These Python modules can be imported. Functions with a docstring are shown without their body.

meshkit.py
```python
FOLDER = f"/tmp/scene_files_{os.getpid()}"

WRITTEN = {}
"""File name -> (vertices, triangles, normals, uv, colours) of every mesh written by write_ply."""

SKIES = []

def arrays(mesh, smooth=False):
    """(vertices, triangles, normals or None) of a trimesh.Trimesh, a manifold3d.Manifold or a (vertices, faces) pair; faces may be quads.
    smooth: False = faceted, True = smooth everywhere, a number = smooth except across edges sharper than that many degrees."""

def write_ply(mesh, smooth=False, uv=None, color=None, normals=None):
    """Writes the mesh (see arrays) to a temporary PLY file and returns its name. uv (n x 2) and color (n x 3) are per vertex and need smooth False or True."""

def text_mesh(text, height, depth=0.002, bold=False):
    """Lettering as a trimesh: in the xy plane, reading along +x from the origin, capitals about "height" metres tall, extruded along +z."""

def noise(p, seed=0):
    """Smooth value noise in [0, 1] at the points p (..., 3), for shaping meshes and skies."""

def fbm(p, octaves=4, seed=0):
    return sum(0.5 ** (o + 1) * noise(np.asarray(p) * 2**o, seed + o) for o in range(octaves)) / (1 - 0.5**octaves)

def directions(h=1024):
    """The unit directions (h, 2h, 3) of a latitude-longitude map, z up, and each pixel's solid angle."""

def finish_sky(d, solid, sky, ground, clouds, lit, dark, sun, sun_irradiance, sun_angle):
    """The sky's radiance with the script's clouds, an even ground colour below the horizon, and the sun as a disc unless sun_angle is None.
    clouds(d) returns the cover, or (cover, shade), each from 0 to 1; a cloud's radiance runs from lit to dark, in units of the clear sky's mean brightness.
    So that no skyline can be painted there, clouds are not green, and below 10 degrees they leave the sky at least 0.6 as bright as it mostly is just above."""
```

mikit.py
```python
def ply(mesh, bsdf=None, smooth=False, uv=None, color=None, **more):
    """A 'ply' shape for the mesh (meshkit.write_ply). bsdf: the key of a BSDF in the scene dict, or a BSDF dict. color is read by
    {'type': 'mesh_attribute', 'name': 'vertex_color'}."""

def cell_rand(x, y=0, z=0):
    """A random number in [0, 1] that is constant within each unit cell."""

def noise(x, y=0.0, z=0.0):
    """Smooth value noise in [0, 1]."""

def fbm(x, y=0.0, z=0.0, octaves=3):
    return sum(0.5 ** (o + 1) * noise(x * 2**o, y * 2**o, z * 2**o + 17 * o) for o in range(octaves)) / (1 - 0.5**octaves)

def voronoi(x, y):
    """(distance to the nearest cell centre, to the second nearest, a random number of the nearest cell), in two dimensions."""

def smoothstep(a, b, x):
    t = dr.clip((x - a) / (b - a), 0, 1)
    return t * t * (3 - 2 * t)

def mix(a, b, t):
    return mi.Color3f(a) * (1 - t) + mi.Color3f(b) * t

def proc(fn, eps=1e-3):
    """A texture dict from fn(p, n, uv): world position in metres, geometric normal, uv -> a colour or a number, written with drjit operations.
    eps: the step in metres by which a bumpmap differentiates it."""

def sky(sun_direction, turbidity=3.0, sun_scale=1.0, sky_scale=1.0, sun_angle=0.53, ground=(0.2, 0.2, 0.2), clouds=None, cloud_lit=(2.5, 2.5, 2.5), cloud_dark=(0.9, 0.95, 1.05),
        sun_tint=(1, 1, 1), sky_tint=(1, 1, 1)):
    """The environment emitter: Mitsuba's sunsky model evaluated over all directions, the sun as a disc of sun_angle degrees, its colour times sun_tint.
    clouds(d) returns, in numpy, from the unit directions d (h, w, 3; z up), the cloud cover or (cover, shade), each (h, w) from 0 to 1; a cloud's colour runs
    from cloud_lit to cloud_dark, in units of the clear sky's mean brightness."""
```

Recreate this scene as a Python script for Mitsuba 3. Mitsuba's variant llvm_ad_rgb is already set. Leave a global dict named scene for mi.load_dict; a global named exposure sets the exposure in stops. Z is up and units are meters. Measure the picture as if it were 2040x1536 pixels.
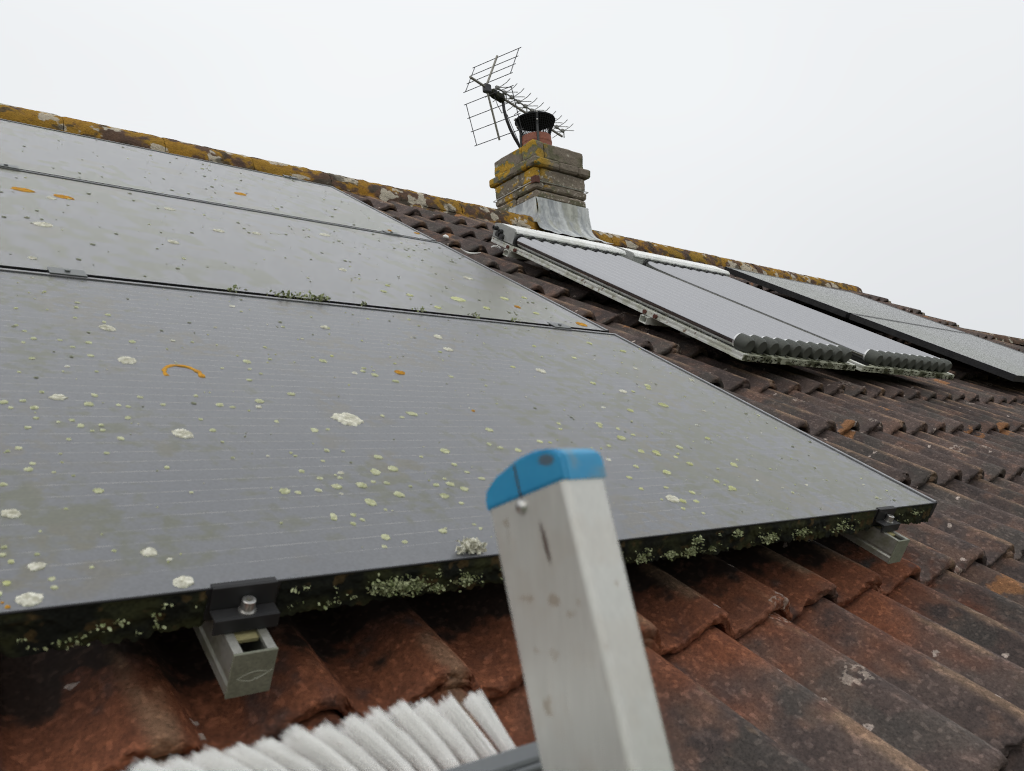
import math
import numpy as np
import trimesh
import drjit as dr
import mitsuba as mi
import mikit
import meshkit
from mikit import noise, fbm, voronoi, cell_rand, smoothstep, mix, proc

T4 = mi.ScalarTransform4f
scene, labels = {}, {}

# ------------------------------------------------------------------ camera, sky, exposure
ZC = 3.0                                    # height of the lens above the ground (on a ladder at the eaves)
PITCH = math.radians(31.23)                 # roof pitch
CP, SP = math.cos(PITCH), math.sin(PITCH)
RIGHT = np.array([0.78179929, -0.62028689, -0.06351406])
DOWN = np.array([0.03531793, 0.14575078, -0.98869073])
FWD = np.array([0.62252912, 0.77071453, 0.13585511])
cam = np.eye(4)
cam[:3, 0], cam[:3, 1], cam[:3, 2], cam[:3, 3] = -RIGHT, -DOWN, FWD, [0, 0, ZC]
scene['camera'] = {'type': 'thinlens', 'to_world': T4(cam), 'fov': 64.25, 'fov_axis': 'x', 'near_clip': 0.02, 'far_clip': 900.0,
                   'aperture_radius': 0.0012, 'focus_distance': 2.6}


def cloud_cover(d):
    s = meshkit.fbm(d * np.array([1.3, 1.3, 2.2]) + 4.0, 3, 5)
    side = 0.5 + 0.5 * (d @ RIGHT)
    return np.ones(d.shape[:2]), np.clip(0.72 - 0.40 * d[..., 2] ** 0.8 + 0.22 * (side - 0.5) + 0.45 * (s - 0.5), 0, 1)


scene['sky'] = mikit.sky([-0.5, -0.55, 0.78], turbidity=3, sun_scale=0.1, sun_angle=50, sun_tint=(0.88, 0.96, 1.08), clouds=cloud_cover, ground=(0.12, 0.12, 0.11),
                         cloud_lit=(3.25, 3.32, 3.36), cloud_dark=(2.02, 2.08, 2.14))
exposure = 1.92

# ------------------------------------------------------------------ helpers
rng = np.random.default_rng(7)
NT = -0.565                                 # roof coordinates: x along the ridge, u up the slope, n off the roof; the lens is their origin


def W(v):
    v = np.asarray(v, float)
    return np.stack([v[..., 0], v[..., 1] * CP - v[..., 2] * SP, v[..., 1] * SP + v[..., 2] * CP + ZC], -1)


def RM(mesh):
    """A mesh given in roof coordinates, moved to the world."""
    m = mesh.copy()
    m.vertices = W(m.vertices)
    return m


def UP(mesh):
    m = mesh.copy()
    m.vertices = m.vertices + [0, 0, ZC]
    return m


def cat(ms):
    return trimesh.util.concatenate([m for m in ms if m is not None])


def fresh(name):
    if name not in scene and name not in labels:
        return name
    k = 1
    while f'{name}_{k:03d}' in scene or f'{name}_{k:03d}' in labels:
        k += 1
    return f'{name}_{k:03d}'


def outward(m):
    if m.volume < 0:
        m.invert()
    return m


def rev(pts, sections=40):
    return outward(trimesh.creation.revolve(pts, sections=sections))


def thing(name, label, category, group=None):
    k = fresh(name)
    labels[k] = {'label': label, 'category': category}
    if group:
        labels[k]['group'] = group
    return k


def part(holder, name, mesh, bsdf, smooth=30, stuff=False, label=None, **more):
    k = fresh(f'{holder}__{name}')
    scene[k] = mesh if isinstance(mesh, dict) else mikit.ply(mesh, bsdf, smooth=smooth, **more)
    if stuff or label:
        labels[k] = {}
        if stuff:
            labels[k]['kind'] = 'stuff'
        if label:
            labels[k]['label'] = label
    return k


def solid(name, mesh, bsdf, label, category, smooth=30):
    k = thing(name, label, category)
    scene[k] = mikit.ply(mesh, bsdf, smooth=smooth)
    return k


def box(x0, x1, y0, y1, z0, z1, b=0.0015):
    """A box with chamfered edges."""
    b = min(b, 0.45 * min(x1 - x0, y1 - y0, z1 - z0))
    p = []
    for sx in (0, 1):
        for sy in (0, 1):
            for sz in (0, 1):
                c = np.array([(x0, x1)[sx], (y0, y1)[sy], (z0, z1)[sz]])
                s = np.array([1 - 2 * sx, 1 - 2 * sy, 1 - 2 * sz]) * b
                for k in range(3):
                    o = s.copy()
                    o[k] = 0
                    p.append(c + o)
    return trimesh.convex.convex_hull(np.array(p))


def tube(pts, r, n=10, closed=False):
    """A round bar along a polyline; r a number or one per point."""
    pts = np.asarray(pts, float)
    r = np.broadcast_to(np.asarray(r, float), (len(pts),))
    t = np.gradient(pts, axis=0)
    t /= np.linalg.norm(t, axis=1, keepdims=True) + 1e-12
    a = np.cross(t[0], [0.3, 0.2, 0.93])
    if np.linalg.norm(a) < 0.1:
        a = np.cross(t[0], [1, 0, 0])
    a /= np.linalg.norm(a)
    rings = []
    for i in range(len(pts)):
        a = a - t[i] * (a @ t[i])
        a /= np.linalg.norm(a)
        b = np.cross(t[i], a)
        ang = np.arange(n) / n * 2 * np.pi
        rings.append(pts[i] + r[i] * (np.cos(ang)[:, None] * a + np.sin(ang)[:, None] * b))
    v = np.vstack(rings + [pts[:1], pts[-1:]])
    f = []
    for i in range(len(pts) - 1):
        for j in range(n):
            k = (j + 1) % n
            f += [[i * n + j, i * n + k, (i + 1) * n + k], [i * n + j, (i + 1) * n + k, (i + 1) * n + j]]
    e, m = len(v) - 2, (len(pts) - 1) * n
    for j in range(n):
        k = (j + 1) % n
        f += [[e, k, j], [e + 1, m + j, m + k]]
    return trimesh.Trimesh(v, f, process=False)


def grid(fn, us, vs, flip=False):
    """A sheet of fn(a, b) -> (.., 3) over the arrays us and vs."""
    a, b = np.meshgrid(us, vs, indexing='ij')
    v = fn(a, b).reshape(-1, 3)
    nu, nv = len(us), len(vs)
    i, j = np.meshgrid(np.arange(nu - 1), np.arange(nv - 1), indexing='ij')
    q = np.stack([i * nv + j, (i + 1) * nv + j, (i + 1) * nv + j + 1, i * nv + j + 1], -1).reshape(-1, 4)
    f = np.vstack([q[:, [0, 1, 2]], q[:, [0, 2, 3]]])
    return trimesh.Trimesh(v, f[:, ::-1] if flip else f, process=False)


def profile(poly, axis, a0, a1):
    """A polygon (list of 2-D points) extruded along axis 0, 1 or 2 from a0 to a1; the points fill the other two axes in order."""
    from shapely.geometry import Polygon
    m = trimesh.creation.extrude_polygon(Polygon(poly), a1 - a0, engine='earcut')
    v = np.array(m.vertices)
    o = [k for k in range(3) if k != axis]
    w = np.zeros_like(v)
    w[:, o[0]], w[:, o[1]], w[:, axis] = v[:, 0], v[:, 1], v[:, 2] + a0
    return outward(trimesh.Trimesh(w, m.faces, process=False))


def bumpy(mesh, amp, freq, seed=0, edge=None):
    """Subdivided to edge length and pushed about by noise."""
    v, f = np.array(mesh.vertices), np.array(mesh.faces)
    if edge:
        v, f = trimesh.remesh.subdivide_to_size(v, f, edge, max_iter=12)
        m = trimesh.Trimesh(v, f, process=False)
        m.merge_vertices()
        v, f = np.array(m.vertices), np.array(m.faces)
    d = np.stack([meshkit.fbm(v * freq + 11.3 * k, 3, seed + k) - 0.5 for k in range(3)], -1)
    return trimesh.Trimesh(v + 2 * amp * d, f, process=False)


def place(cols, origin):
    m = np.eye(4)
    m[:3, 0], m[:3, 1], m[:3, 2], m[:3, 3] = *cols, origin
    return T4(m)


ROOF = np.array([[1, 0, 0], [0, CP, -SP], [0, SP, CP]])


def roofxyz(p):
    z = p.z - ZC
    return p.x, p.y * CP + z * SP, z * CP - p.y * SP


# ------------------------------------------------------------------ materials
def mat(name, color, rough=0.6, metal=0.0, spec=0.5, bump=None, two=False, eps=1e-3, **more):
    c = color if isinstance(color, dict) else {'type': 'rgb', 'value': list(color)}
    b = {'type': 'principled', 'base_color': c, 'roughness': rough, 'metallic': metal, 'specular': spec, **more}
    if bump:
        b = {'type': 'bumpmap', 'nested_texture': proc(bump, eps), 'scale': 1.0, 'bsdf': b}
    scene[name] = {'type': 'twosided', 'bsdf': b} if two else b


def glossy(name, color, alpha, ior=1.5):
    c = color if isinstance(color, dict) else {'type': 'rgb', 'value': list(color)}
    scene[name] = {'type': 'roughplastic', 'distribution': 'ggx', 'diffuse_reflectance': c, 'alpha': alpha, 'int_ior': ior}


TP, TG, TX, TU = 0.157, 0.3472, 2.2594, 0.5772     # tile wave pitch, gauge, a crest's x, a nose's u


def tile_color(p, n, uv):
    x, u, h = roofxyz(p)
    iu, ix = dr.floor((u - TU) / TG), dr.floor((x - TX + 0.11) / (2 * TP))
    r1, r2 = cell_rand(ix, iu, 3), cell_rand(ix, iu, 8)
    a, b, c = fbm(x * 9, u * 9, h * 9 + 3, 4), fbm(x * 34 + 7, u * 34, h * 30, 4), noise(x * 330, u * 330, h * 330)
    g = noise(x * 900, u * 900, h * 900)
    col = mix((0.050, 0.038, 0.036), (0.106, 0.076, 0.066), smoothstep(0.28, 0.75, 0.55 * a + 0.45 * b))
    red = smoothstep(0.53, 0.68, 0.5 * fbm(x * 7 + 40, u * 7, 1.0, 4) + 0.5 * b + 0.10 * (r1 - 0.5))
    col = mix(col, (0.145, 0.080, 0.056), 0.50 * red)
    grn = smoothstep(0.52, 0.66, fbm(x * 11, u * 11 + 90, 2.0, 4))
    col = mix(col, (0.060, 0.058, 0.052), 0.45 * grn)
    # terracotta kept clean by the panel's drip line: ragged patches along its lower edge
    shel = smoothstep(0.40, 0.62, u + 0.5 * (a - 0.5) + 0.16 * smoothstep(0.75, 0.35, x)) * smoothstep(1.84, 1.62, x + 0.5 * (b - 0.5))
    col = mix(col, mix((0.085, 0.030, 0.018), (0.225, 0.080, 0.038), b), shel * smoothstep(0.38, 0.58, 0.5 * a + 0.5 * b + 0.12))
    # patchy near-black tone, ragged at its lower edge, on the tiles under the glass
    under_black = smoothstep(0.655, 0.700, u + 0.16 * (b - 0.5) + 0.10 * (a - 0.5) + 0.5 * h + 0.292) * dr.select(x < 1.72, 1.0, 0.0)
    col = mix(col, (0.012, 0.011, 0.010), 0.9 * under_black * smoothstep(0.30, 0.48, b + 0.1))
    # worn crests and noses, patchy
    t = (x - TX) / TP
    t = t - dr.floor(t)
    crest = smoothstep(0.16, 0.03, dr.minimum(t, 1 - t)) * smoothstep(0.50, 0.66, fbm(x * 16 + 3, u * 9, 5.0, 4))
    col = mix(col, (0.235, 0.150, 0.095), 0.6 * crest)
    # orange and pale crusts of lichen
    d, e, w = voronoi(x * 5.2, u * 5.2)
    d = d + 0.30 * (fbm(x * 60, u * 60, 0.0, 3) - 0.5)
    col = mix(col, (0.30, 0.135, 0.050), 0.7 * smoothstep(0.22, 0.13, d) * dr.select(w < 0.10, 1.0, 0.0) * smoothstep(0.3, 0.5, b + 0.1))
    d, e, w = voronoi(x * 13 + 31, u * 13)
    d = d + 0.4 * (fbm(x * 120, u * 120, 4.0, 3) - 0.5)
    ring = smoothstep(0.30, 0.22, d) * smoothstep(0.02, 0.17, d)
    col = mix(col, (0.34, 0.28, 0.24), 0.65 * ring * dr.select(w < 0.05, 1.0, 0.0) * smoothstep(0.35, 0.5, noise(x * 210, u * 210)))
    d, e, w = voronoi(x * 46, u * 46 + 5)
    d = d + 0.5 * (fbm(x * 190, u * 190, 7.0, 2) - 0.5)
    col = mix(col, (0.42, 0.35, 0.31), 0.8 * smoothstep(0.26, 0.14, d) * dr.select(w < 0.020, 1.0, 0.0))
    s2 = smoothstep(0.62, 0.80, noise(x * 150 + 5, u * 150, h * 150))
    col = mix(col, col * 2.0 + mi.Color3f(0.02, 0.012, 0.008), 0.5 * s2)
    return col * (0.42 + 0.62 * c + 0.52 * g) * (0.82 + 0.36 * r2)


def tile_bump(p, n, uv):
    return 0.0011 * noise(p.x * 260, p.y * 260, p.z * 260) + 0.0009 * noise(p.x * 620, p.y * 620, p.z * 620) + 0.002 * fbm(p.x * 60, p.y * 60, p.z * 60, 2)


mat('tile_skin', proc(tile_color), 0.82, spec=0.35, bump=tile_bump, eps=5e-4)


def ridge_color(p, n, uv):
    a, b, c = fbm(p.x * 5, p.y * 5, p.z * 5, 4), fbm(p.x * 22, p.y * 22, p.z * 22, 4), noise(p.x * 240, p.y * 240, p.z * 240)
    col = mix((0.060, 0.044, 0.036), (0.15, 0.085, 0.055), b)
    s = fbm(p.x * 9 + 20, p.y * 9, p.z * 12, 4)
    col = mix(col, mix((0.33, 0.155, 0.020), (0.24, 0.165, 0.030), a), smoothstep(0.43, 0.54, 0.62 * s + 0.38 * b + 0.03 * smoothstep(2.5, 0.0, p.x) - 0.5 * smoothstep(7.6, 8.2, p.x)))
    q = fbm(p.x * 11 + 60, p.y * 11, p.z * 11, 4)
    col = mix(col, (0.46, 0.42, 0.34), 0.85 * smoothstep(0.585, 0.625, q))
    col = mix(col, (0.055, 0.048, 0.036), smoothstep(0.55, 0.64, fbm(p.x * 14, p.y * 14 + 33, p.z * 14, 4)) * 0.8)
    return col * (0.6 + 0.8 * c)


def crust_bump(p, n, uv):
    return 0.004 * fbm(p.x * 60, p.y * 60, p.z * 60, 3) + 0.002 * noise(p.x * 300, p.y * 300, p.z * 300)


mat('ridge_skin', proc(ridge_color), 0.9, spec=0.25, bump=crust_bump)


def block_color(p, n, uv):
    a, b, c = fbm(p.x * 6, p.y * 6, p.z * 6, 4), fbm(p.x * 30, p.y * 30, p.z * 30, 4), noise(p.x * 260, p.y * 260, p.z * 260)
    col = mix((0.135, 0.115, 0.092), (0.275, 0.230, 0.185), 0.55 * a + 0.45 * b)
    col = mix(col, (0.10, 0.105, 0.055), 0.7 * smoothstep(0.48, 0.62, fbm(p.x * 8 + 9, p.y * 8, p.z * 8, 4)))
    left = smoothstep(3.80, 3.60, p.x)
    s = 0.62 * fbm(p.x * 9, p.y * 9 + 5, p.z * 9, 4) + 0.38 * b
    col = mix(col, (0.135, 0.165, 0.05), 0.8 * left * smoothstep(5.18, 5.36, p.z) * smoothstep(0.46, 0.54, s))
    col = mix(col, (0.40, 0.24, 0.035), left * smoothstep(0.572, 0.60, s + 0.050 * smoothstep(5.05, 5.35, p.z)))
    d, e, w = voronoi(p.x * 50 + p.y * 37, p.z * 50)
    col = mix(col, (0.48, 0.44, 0.37), 0.8 * smoothstep(0.34, 0.22, d) * dr.select(w < 0.26, 1.0, 0.0) * smoothstep(5.30, 5.22, p.z))
    d, e, w = voronoi(p.x * 18 + p.y * 14 + 7, p.z * 18)
    col = mix(col, (0.44, 0.41, 0.34), 0.8 * smoothstep(0.26, 0.16, d + 0.3 * (b - 0.5)) * dr.select(w < 0.10, 1.0, 0.0))
    return col * (0.62 + 0.76 * c)


mat('block_skin', proc(block_color), 0.9, spec=0.25, bump=crust_bump)


def lead_color(p, n, uv):
    a = fbm(p.x * 26 + p.y * 20, p.z * 5, 1.0, 4)
    b = fbm(p.x * 70, p.y * 70, p.z * 30, 3)
    col = mix((0.27, 0.29, 0.31), (0.55, 0.57, 0.57), smoothstep(0.3, 0.7, 0.7 * a + 0.3 * b))
    return mix(col, (0.36, 0.36, 0.27), 0.5 * smoothstep(0.52, 0.66, fbm(p.x * 12 + 3, p.y * 9, p.z * 7, 3)))


mat('lead', proc(lead_color), 0.6, metal=0.0, bump=lambda p, n, uv: 0.006 * fbm(p.x * 22, p.y * 22, p.z * 9, 3), two=True)


# where algae has taken hold on the panels: (x, u, spread in x, spread in u, strength)
ALGAE = [(1.25, 1.36, 0.34, 0.22, 0.13), (1.48, 0.98, 0.26, 0.26, 0.11), (0.22, 0.76, 0.22, 0.12, 0.12), (0.52, 0.86, 0.16, 0.12, 0.09), (0.95, 0.80, 0.20, 0.10, 0.05), (1.50, 2.02, 0.26, 0.30, 0.17), (1.25, 1.74, 0.40, 0.09, 0.12),
         (0.45, 1.80, 0.30, 0.12, 0.08), (0.80, 2.72, 0.60, 0.08, 0.14), (1.50, 2.92, 0.24, 0.24, 0.15), (0.30, 2.74, 0.25, 0.07, 0.12), (5.05, 2.10, 0.30, 0.50, 0.13), (5.00, 2.80, 0.35, 0.25, 0.13), (5.9, 2.72, 0.5, 0.08, 0.10)]


def algae(x, u, a, b, c):
    bias = mi.Float(0)
    for ax, au, sx, su, k in ALGAE:
        bias = bias + k * dr.exp(-dr.square((x - ax) / sx) - dr.square((u - au) / su))
    return smoothstep(0.50, 0.64, 0.42 * a + 0.33 * b + 0.25 * c + bias)


def film_color(p, n, uv):
    """The greyish film over the cells, without the fine lines that cannot be told from here."""
    x, u, h = roofxyz(p)
    a, b, c = fbm(x * 2.3 + 5, u * 2.3, 0.0, 3), fbm(x * 11, u * 9, 3.0, 2), noise(x * 30, u * 18)
    col = mix((0.125, 0.127, 0.137), (0.150, 0.150, 0.155), b)
    col = mix(col, (0.095, 0.100, 0.045), 0.78 * algae(x, u, a, b, c))
    return mix(col, (0.13, 0.118, 0.085), 0.6 * smoothstep(0.56, 0.70, fbm(x * 7 + 30, u * 7, 2.0, 4)))


def glass_color(p, n, uv):
    x, u, h = roofxyz(p)
    a, b = fbm(x * 2.3 + 5, u * 2.3, 0.0, 4), fbm(x * 11, u * 11, 3.0, 4)
    c, g = fbm(x * 60, u * 60, 1.0, 3), noise(x * 420, u * 420)
    col = mix((0.104, 0.110, 0.127), (0.132, 0.136, 0.148), b)
    t = (u - 0.6284 - 0.0245) / 0.0245
    t = dr.abs(t - dr.floor(t) - 0.5) * 0.0245
    col = mix(col, (0.31, 0.305, 0.30), 0.42 * dr.select(u < 0.665, 0.0, 1.0) * smoothstep(0.0012, 0.0006, t) * (0.4 + 0.6 * smoothstep(0.35, 0.6, noise(x * 130, u * 40))))
    col = mix(col, (0.088, 0.092, 0.044), 0.85 * algae(x, u, a, b, c) * (0.55 + 0.45 * smoothstep(0.35, 0.6, c)))
    col = mix(col, (0.125, 0.112, 0.080), 0.6 * smoothstep(0.54, 0.68, fbm(x * 7 + 30, u * 7, 2.0, 4)) * smoothstep(0.3, 0.6, c))
    return col * (0.90 + 0.20 * g)


def far_color(p, n, uv):
    x, u, h = roofxyz(p)
    return mix((0.105, 0.110, 0.105), (0.075, 0.085, 0.045), 0.9 * smoothstep(0.35, 0.75, 0.5 * noise(x * 1.1, u * 0.9) + 0.25 + 0.4 * dr.exp(-dr.square((x - 4.74) / 0.6))))


glossy('far_glass', proc(far_color), 0.07, 1.8)
glossy('panel_glass', proc(glass_color), 0.075, 1.9)
glossy('film_glass', proc(film_color), 0.055, 2.1)
mat('black_frame', proc(lambda p, n, uv: mix((0.010, 0.010, 0.013), (0.03, 0.03, 0.03), fbm(p.x * 30, p.y * 30, p.z * 30, 3))), 0.5, spec=0.3)
mat('lip_metal', proc(lambda p, n, uv: mix((0.20, 0.20, 0.21), (0.33, 0.33, 0.34), fbm(p.x * 40, p.y * 40, p.z * 40, 3))), 0.38, metal=0.5)
mat('grey_clamp', (0.16, 0.17, 0.17), 0.4, metal=0.6)


def alu_color(p, n, uv):
    a = fbm(p.x * 40, p.y * 40, p.z * 40, 4)
    return mix((0.36, 0.36, 0.33), (0.26, 0.26, 0.20), smoothstep(0.4, 0.7, a)) * (0.85 + 0.3 * noise(p.x * 300, p.y * 300, p.z * 300))


mat('rail_alu', proc(alu_color), 0.42, metal=0.6)
mat('cap_grey', proc(lambda p, n, uv: mix((0.21, 0.215, 0.165), (0.145, 0.155, 0.115), fbm(p.x * 60, p.y * 60, p.z * 60, 4)) * (0.8 + 0.4 * noise(p.x * 500, p.y * 500, p.z * 500))), 0.6)
mat('alu_light', (0.30, 0.31, 0.25), 0.5)
mat('steel', (0.55, 0.54, 0.52), 0.3, metal=0.9)
mat('felt_yellow', proc(lambda p, n, uv: mix((0.30, 0.27, 0.13), (0.20, 0.18, 0.09), fbm(p.x * 200, p.y * 200, p.z * 200, 2))), 0.9)


def moss_color(p, n, uv):
    a, b = fbm(p.x * 40, p.y * 40, p.z * 40, 3), noise(p.x * 420, p.y * 420, p.z * 420)
    col = mix((0.008, 0.009, 0.007), (0.026, 0.028, 0.011), smoothstep(0.35, 0.7, a))
    col = mix(col, (0.05, 0.034, 0.014), smoothstep(0.60, 0.72, fbm(p.x * 70 + 9, p.y * 70, p.z * 70, 3)))
    return col * (0.5 + b)


mat('moss', proc(moss_color), 0.95, spec=0.2, two=True)


def lichen(name, c0, c1):
    mat(name, proc(lambda p, n, uv: mix(c0, c1, smoothstep(0.3, 0.7, fbm(p.x * 180, p.y * 180, p.z * 180, 3))) * (0.8 + 0.4 * noise(p.x * 900, p.y * 900, p.z * 900))), 0.9, spec=0.2, bump=lambda p, n, uv: 0.0016 * fbm(p.x * 380, p.y * 380, p.z * 380, 2), two=True, eps=3e-4)


lichen('lichen_white', (0.70, 0.69, 0.60), (0.46, 0.45, 0.36))
lichen('lichen_green', (0.56, 0.57, 0.40), (0.42, 0.44, 0.27))
lichen('lichen_yellow', (0.46, 0.48, 0.22), (0.56, 0.57, 0.38))
lichen('lichen_orange', (0.56, 0.29, 0.035), (0.44, 0.22, 0.04))
lichen('lichen_dull', (0.27, 0.28, 0.20), (0.19, 0.20, 0.15))
lichen('lichen_leaf', (0.36, 0.39, 0.23), (0.17, 0.20, 0.09))

mat('white_coat', proc(lambda p, n, uv: mix((0.74, 0.75, 0.74), (0.64, 0.65, 0.62), smoothstep(0.45, 0.7, fbm(p.x * 30, p.y * 30, p.z * 30, 4)))), 0.45, spec=0.5)
mat('grey_coat', proc(lambda p, n, uv: mix((0.40, 0.41, 0.40), (0.30, 0.31, 0.30), fbm(p.x * 40, p.y * 40, p.z * 40, 4))), 0.55)


def rail_color(p, n, uv):
    a = fbm(p.x * 30, p.y * 30, p.z * 30, 4)
    col = mix((0.62, 0.63, 0.60), (0.46, 0.47, 0.40), smoothstep(0.4, 0.65, a))
    return mix(col, (0.16, 0.08, 0.045), 0.8 * smoothstep(0.69, 0.73, fbm(p.x * 60 + 8, p.y * 60, p.z * 60, 4)))


mat('collector_rail', proc(rail_color), 0.5)
mat('tray_metal', proc(lambda p, n, uv: mix((0.34, 0.35, 0.27), (0.07, 0.075, 0.04), smoothstep(0.42, 0.60, fbm(p.x * 34, p.y * 34, p.z * 34, 4)))), 0.7)
mat('dark_plate', (0.055, 0.055, 0.05), 0.35, metal=0.3)
mat('olive_strip', proc(lambda p, n, uv: mix((0.20, 0.18, 0.11), (0.10, 0.09, 0.055), fbm(p.x * 20, p.y * 20, p.z * 20, 3))), 0.35, metal=0.4)
scene['tube_glass'] = {'type': 'roughconductor', 'distribution': 'ggx', 'alpha': 0.03, 'eta': {'type': 'rgb', 'value': [2.1, 2.1, 2.0]}, 'k': {'type': 'rgb', 'value': [2.4, 2.4, 2.45]}}
mat('tube_ring', (0.75, 0.75, 0.75), 0.25, metal=0.6)
mat('rubber', proc(lambda p, n, uv: mix((0.050, 0.054, 0.050), (0.075, 0.082, 0.068), fbm(p.x * 60, p.y * 60, p.z * 60, 3))), 0.6)
mat('dark_plastic', (0.035, 0.036, 0.038), 0.45)
mat('rust', proc(lambda p, n, uv: mix((0.13, 0.045, 0.032), (0.08, 0.035, 0.026), noise(p.x * 300, p.y * 300, p.z * 300))), 0.85)
mat('terracotta', proc(lambda p, n, uv: mix((0.30, 0.105, 0.065), (0.22, 0.08, 0.055), fbm(p.x * 30, p.y * 30, p.z * 30, 3))), 0.75)
mat('mortar', proc(lambda p, n, uv: mix((0.30, 0.27, 0.21), (0.15, 0.12, 0.085), fbm(p.x * 25, p.y * 25, p.z * 25, 4)) * (0.7 + 0.6 * noise(p.x * 250, p.y * 250, p.z * 250))), 0.92, bump=crust_bump)
mat('cowl_black', (0.012, 0.0125, 0.014), 0.85, spec=0.2, two=True)
mat('aerial_alu', proc(lambda p, n, uv: mix((0.30, 0.29, 0.26), (0.19, 0.18, 0.15), fbm(p.x * 40, p.y * 40, p.z * 40, 3))), 0.45, metal=0.6)
mat('aerial_dark', (0.055, 0.055, 0.06), 0.5, metal=0.3)
mat('aerial_grey', (0.22, 0.22, 0.21), 0.5)
mat('aerial_moss', proc(moss_color), 0.9)


def ladder_color(p, n, uv):
    a, b = fbm(p.x * 35, p.y * 35, p.z * 20, 4), fbm(p.x * 140, p.y * 140, p.z * 90, 3)
    col = mix((0.66, 0.655, 0.625), (0.58, 0.575, 0.545), a)
    col = mix(col, (0.35, 0.28, 0.20), 0.6 * smoothstep(0.66, 0.73, 0.6 * b + 0.4 * fbm(p.x * 90 + 4, p.y * 90, p.z * 90, 3)))
    col = mix(col, (0.50, 0.42, 0.34), 0.16 * smoothstep(0.5, 0.68, fbm(p.x * 70 + 14, p.y * 70, p.z * 45, 4)))
    col = col * (0.93 + 0.14 * noise(p.x * 1500, p.y * 1500, p.z * 60))
    # a dark drip of dried paint below the cap
    q = dr.sqrt(dr.square((p.y - 0.2725 - 0.26 * (p.z - 2.9796)) / 0.0016) + dr.square((p.z - 2.9796) / 0.0095)) + 0.9 * (b - 0.5)
    return mix(col, (0.085, 0.045, 0.035), 0.85 * smoothstep(1.0, 0.6, q))


mat('ladder_alu', proc(ladder_color), 0.32, metal=0.35)


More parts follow.
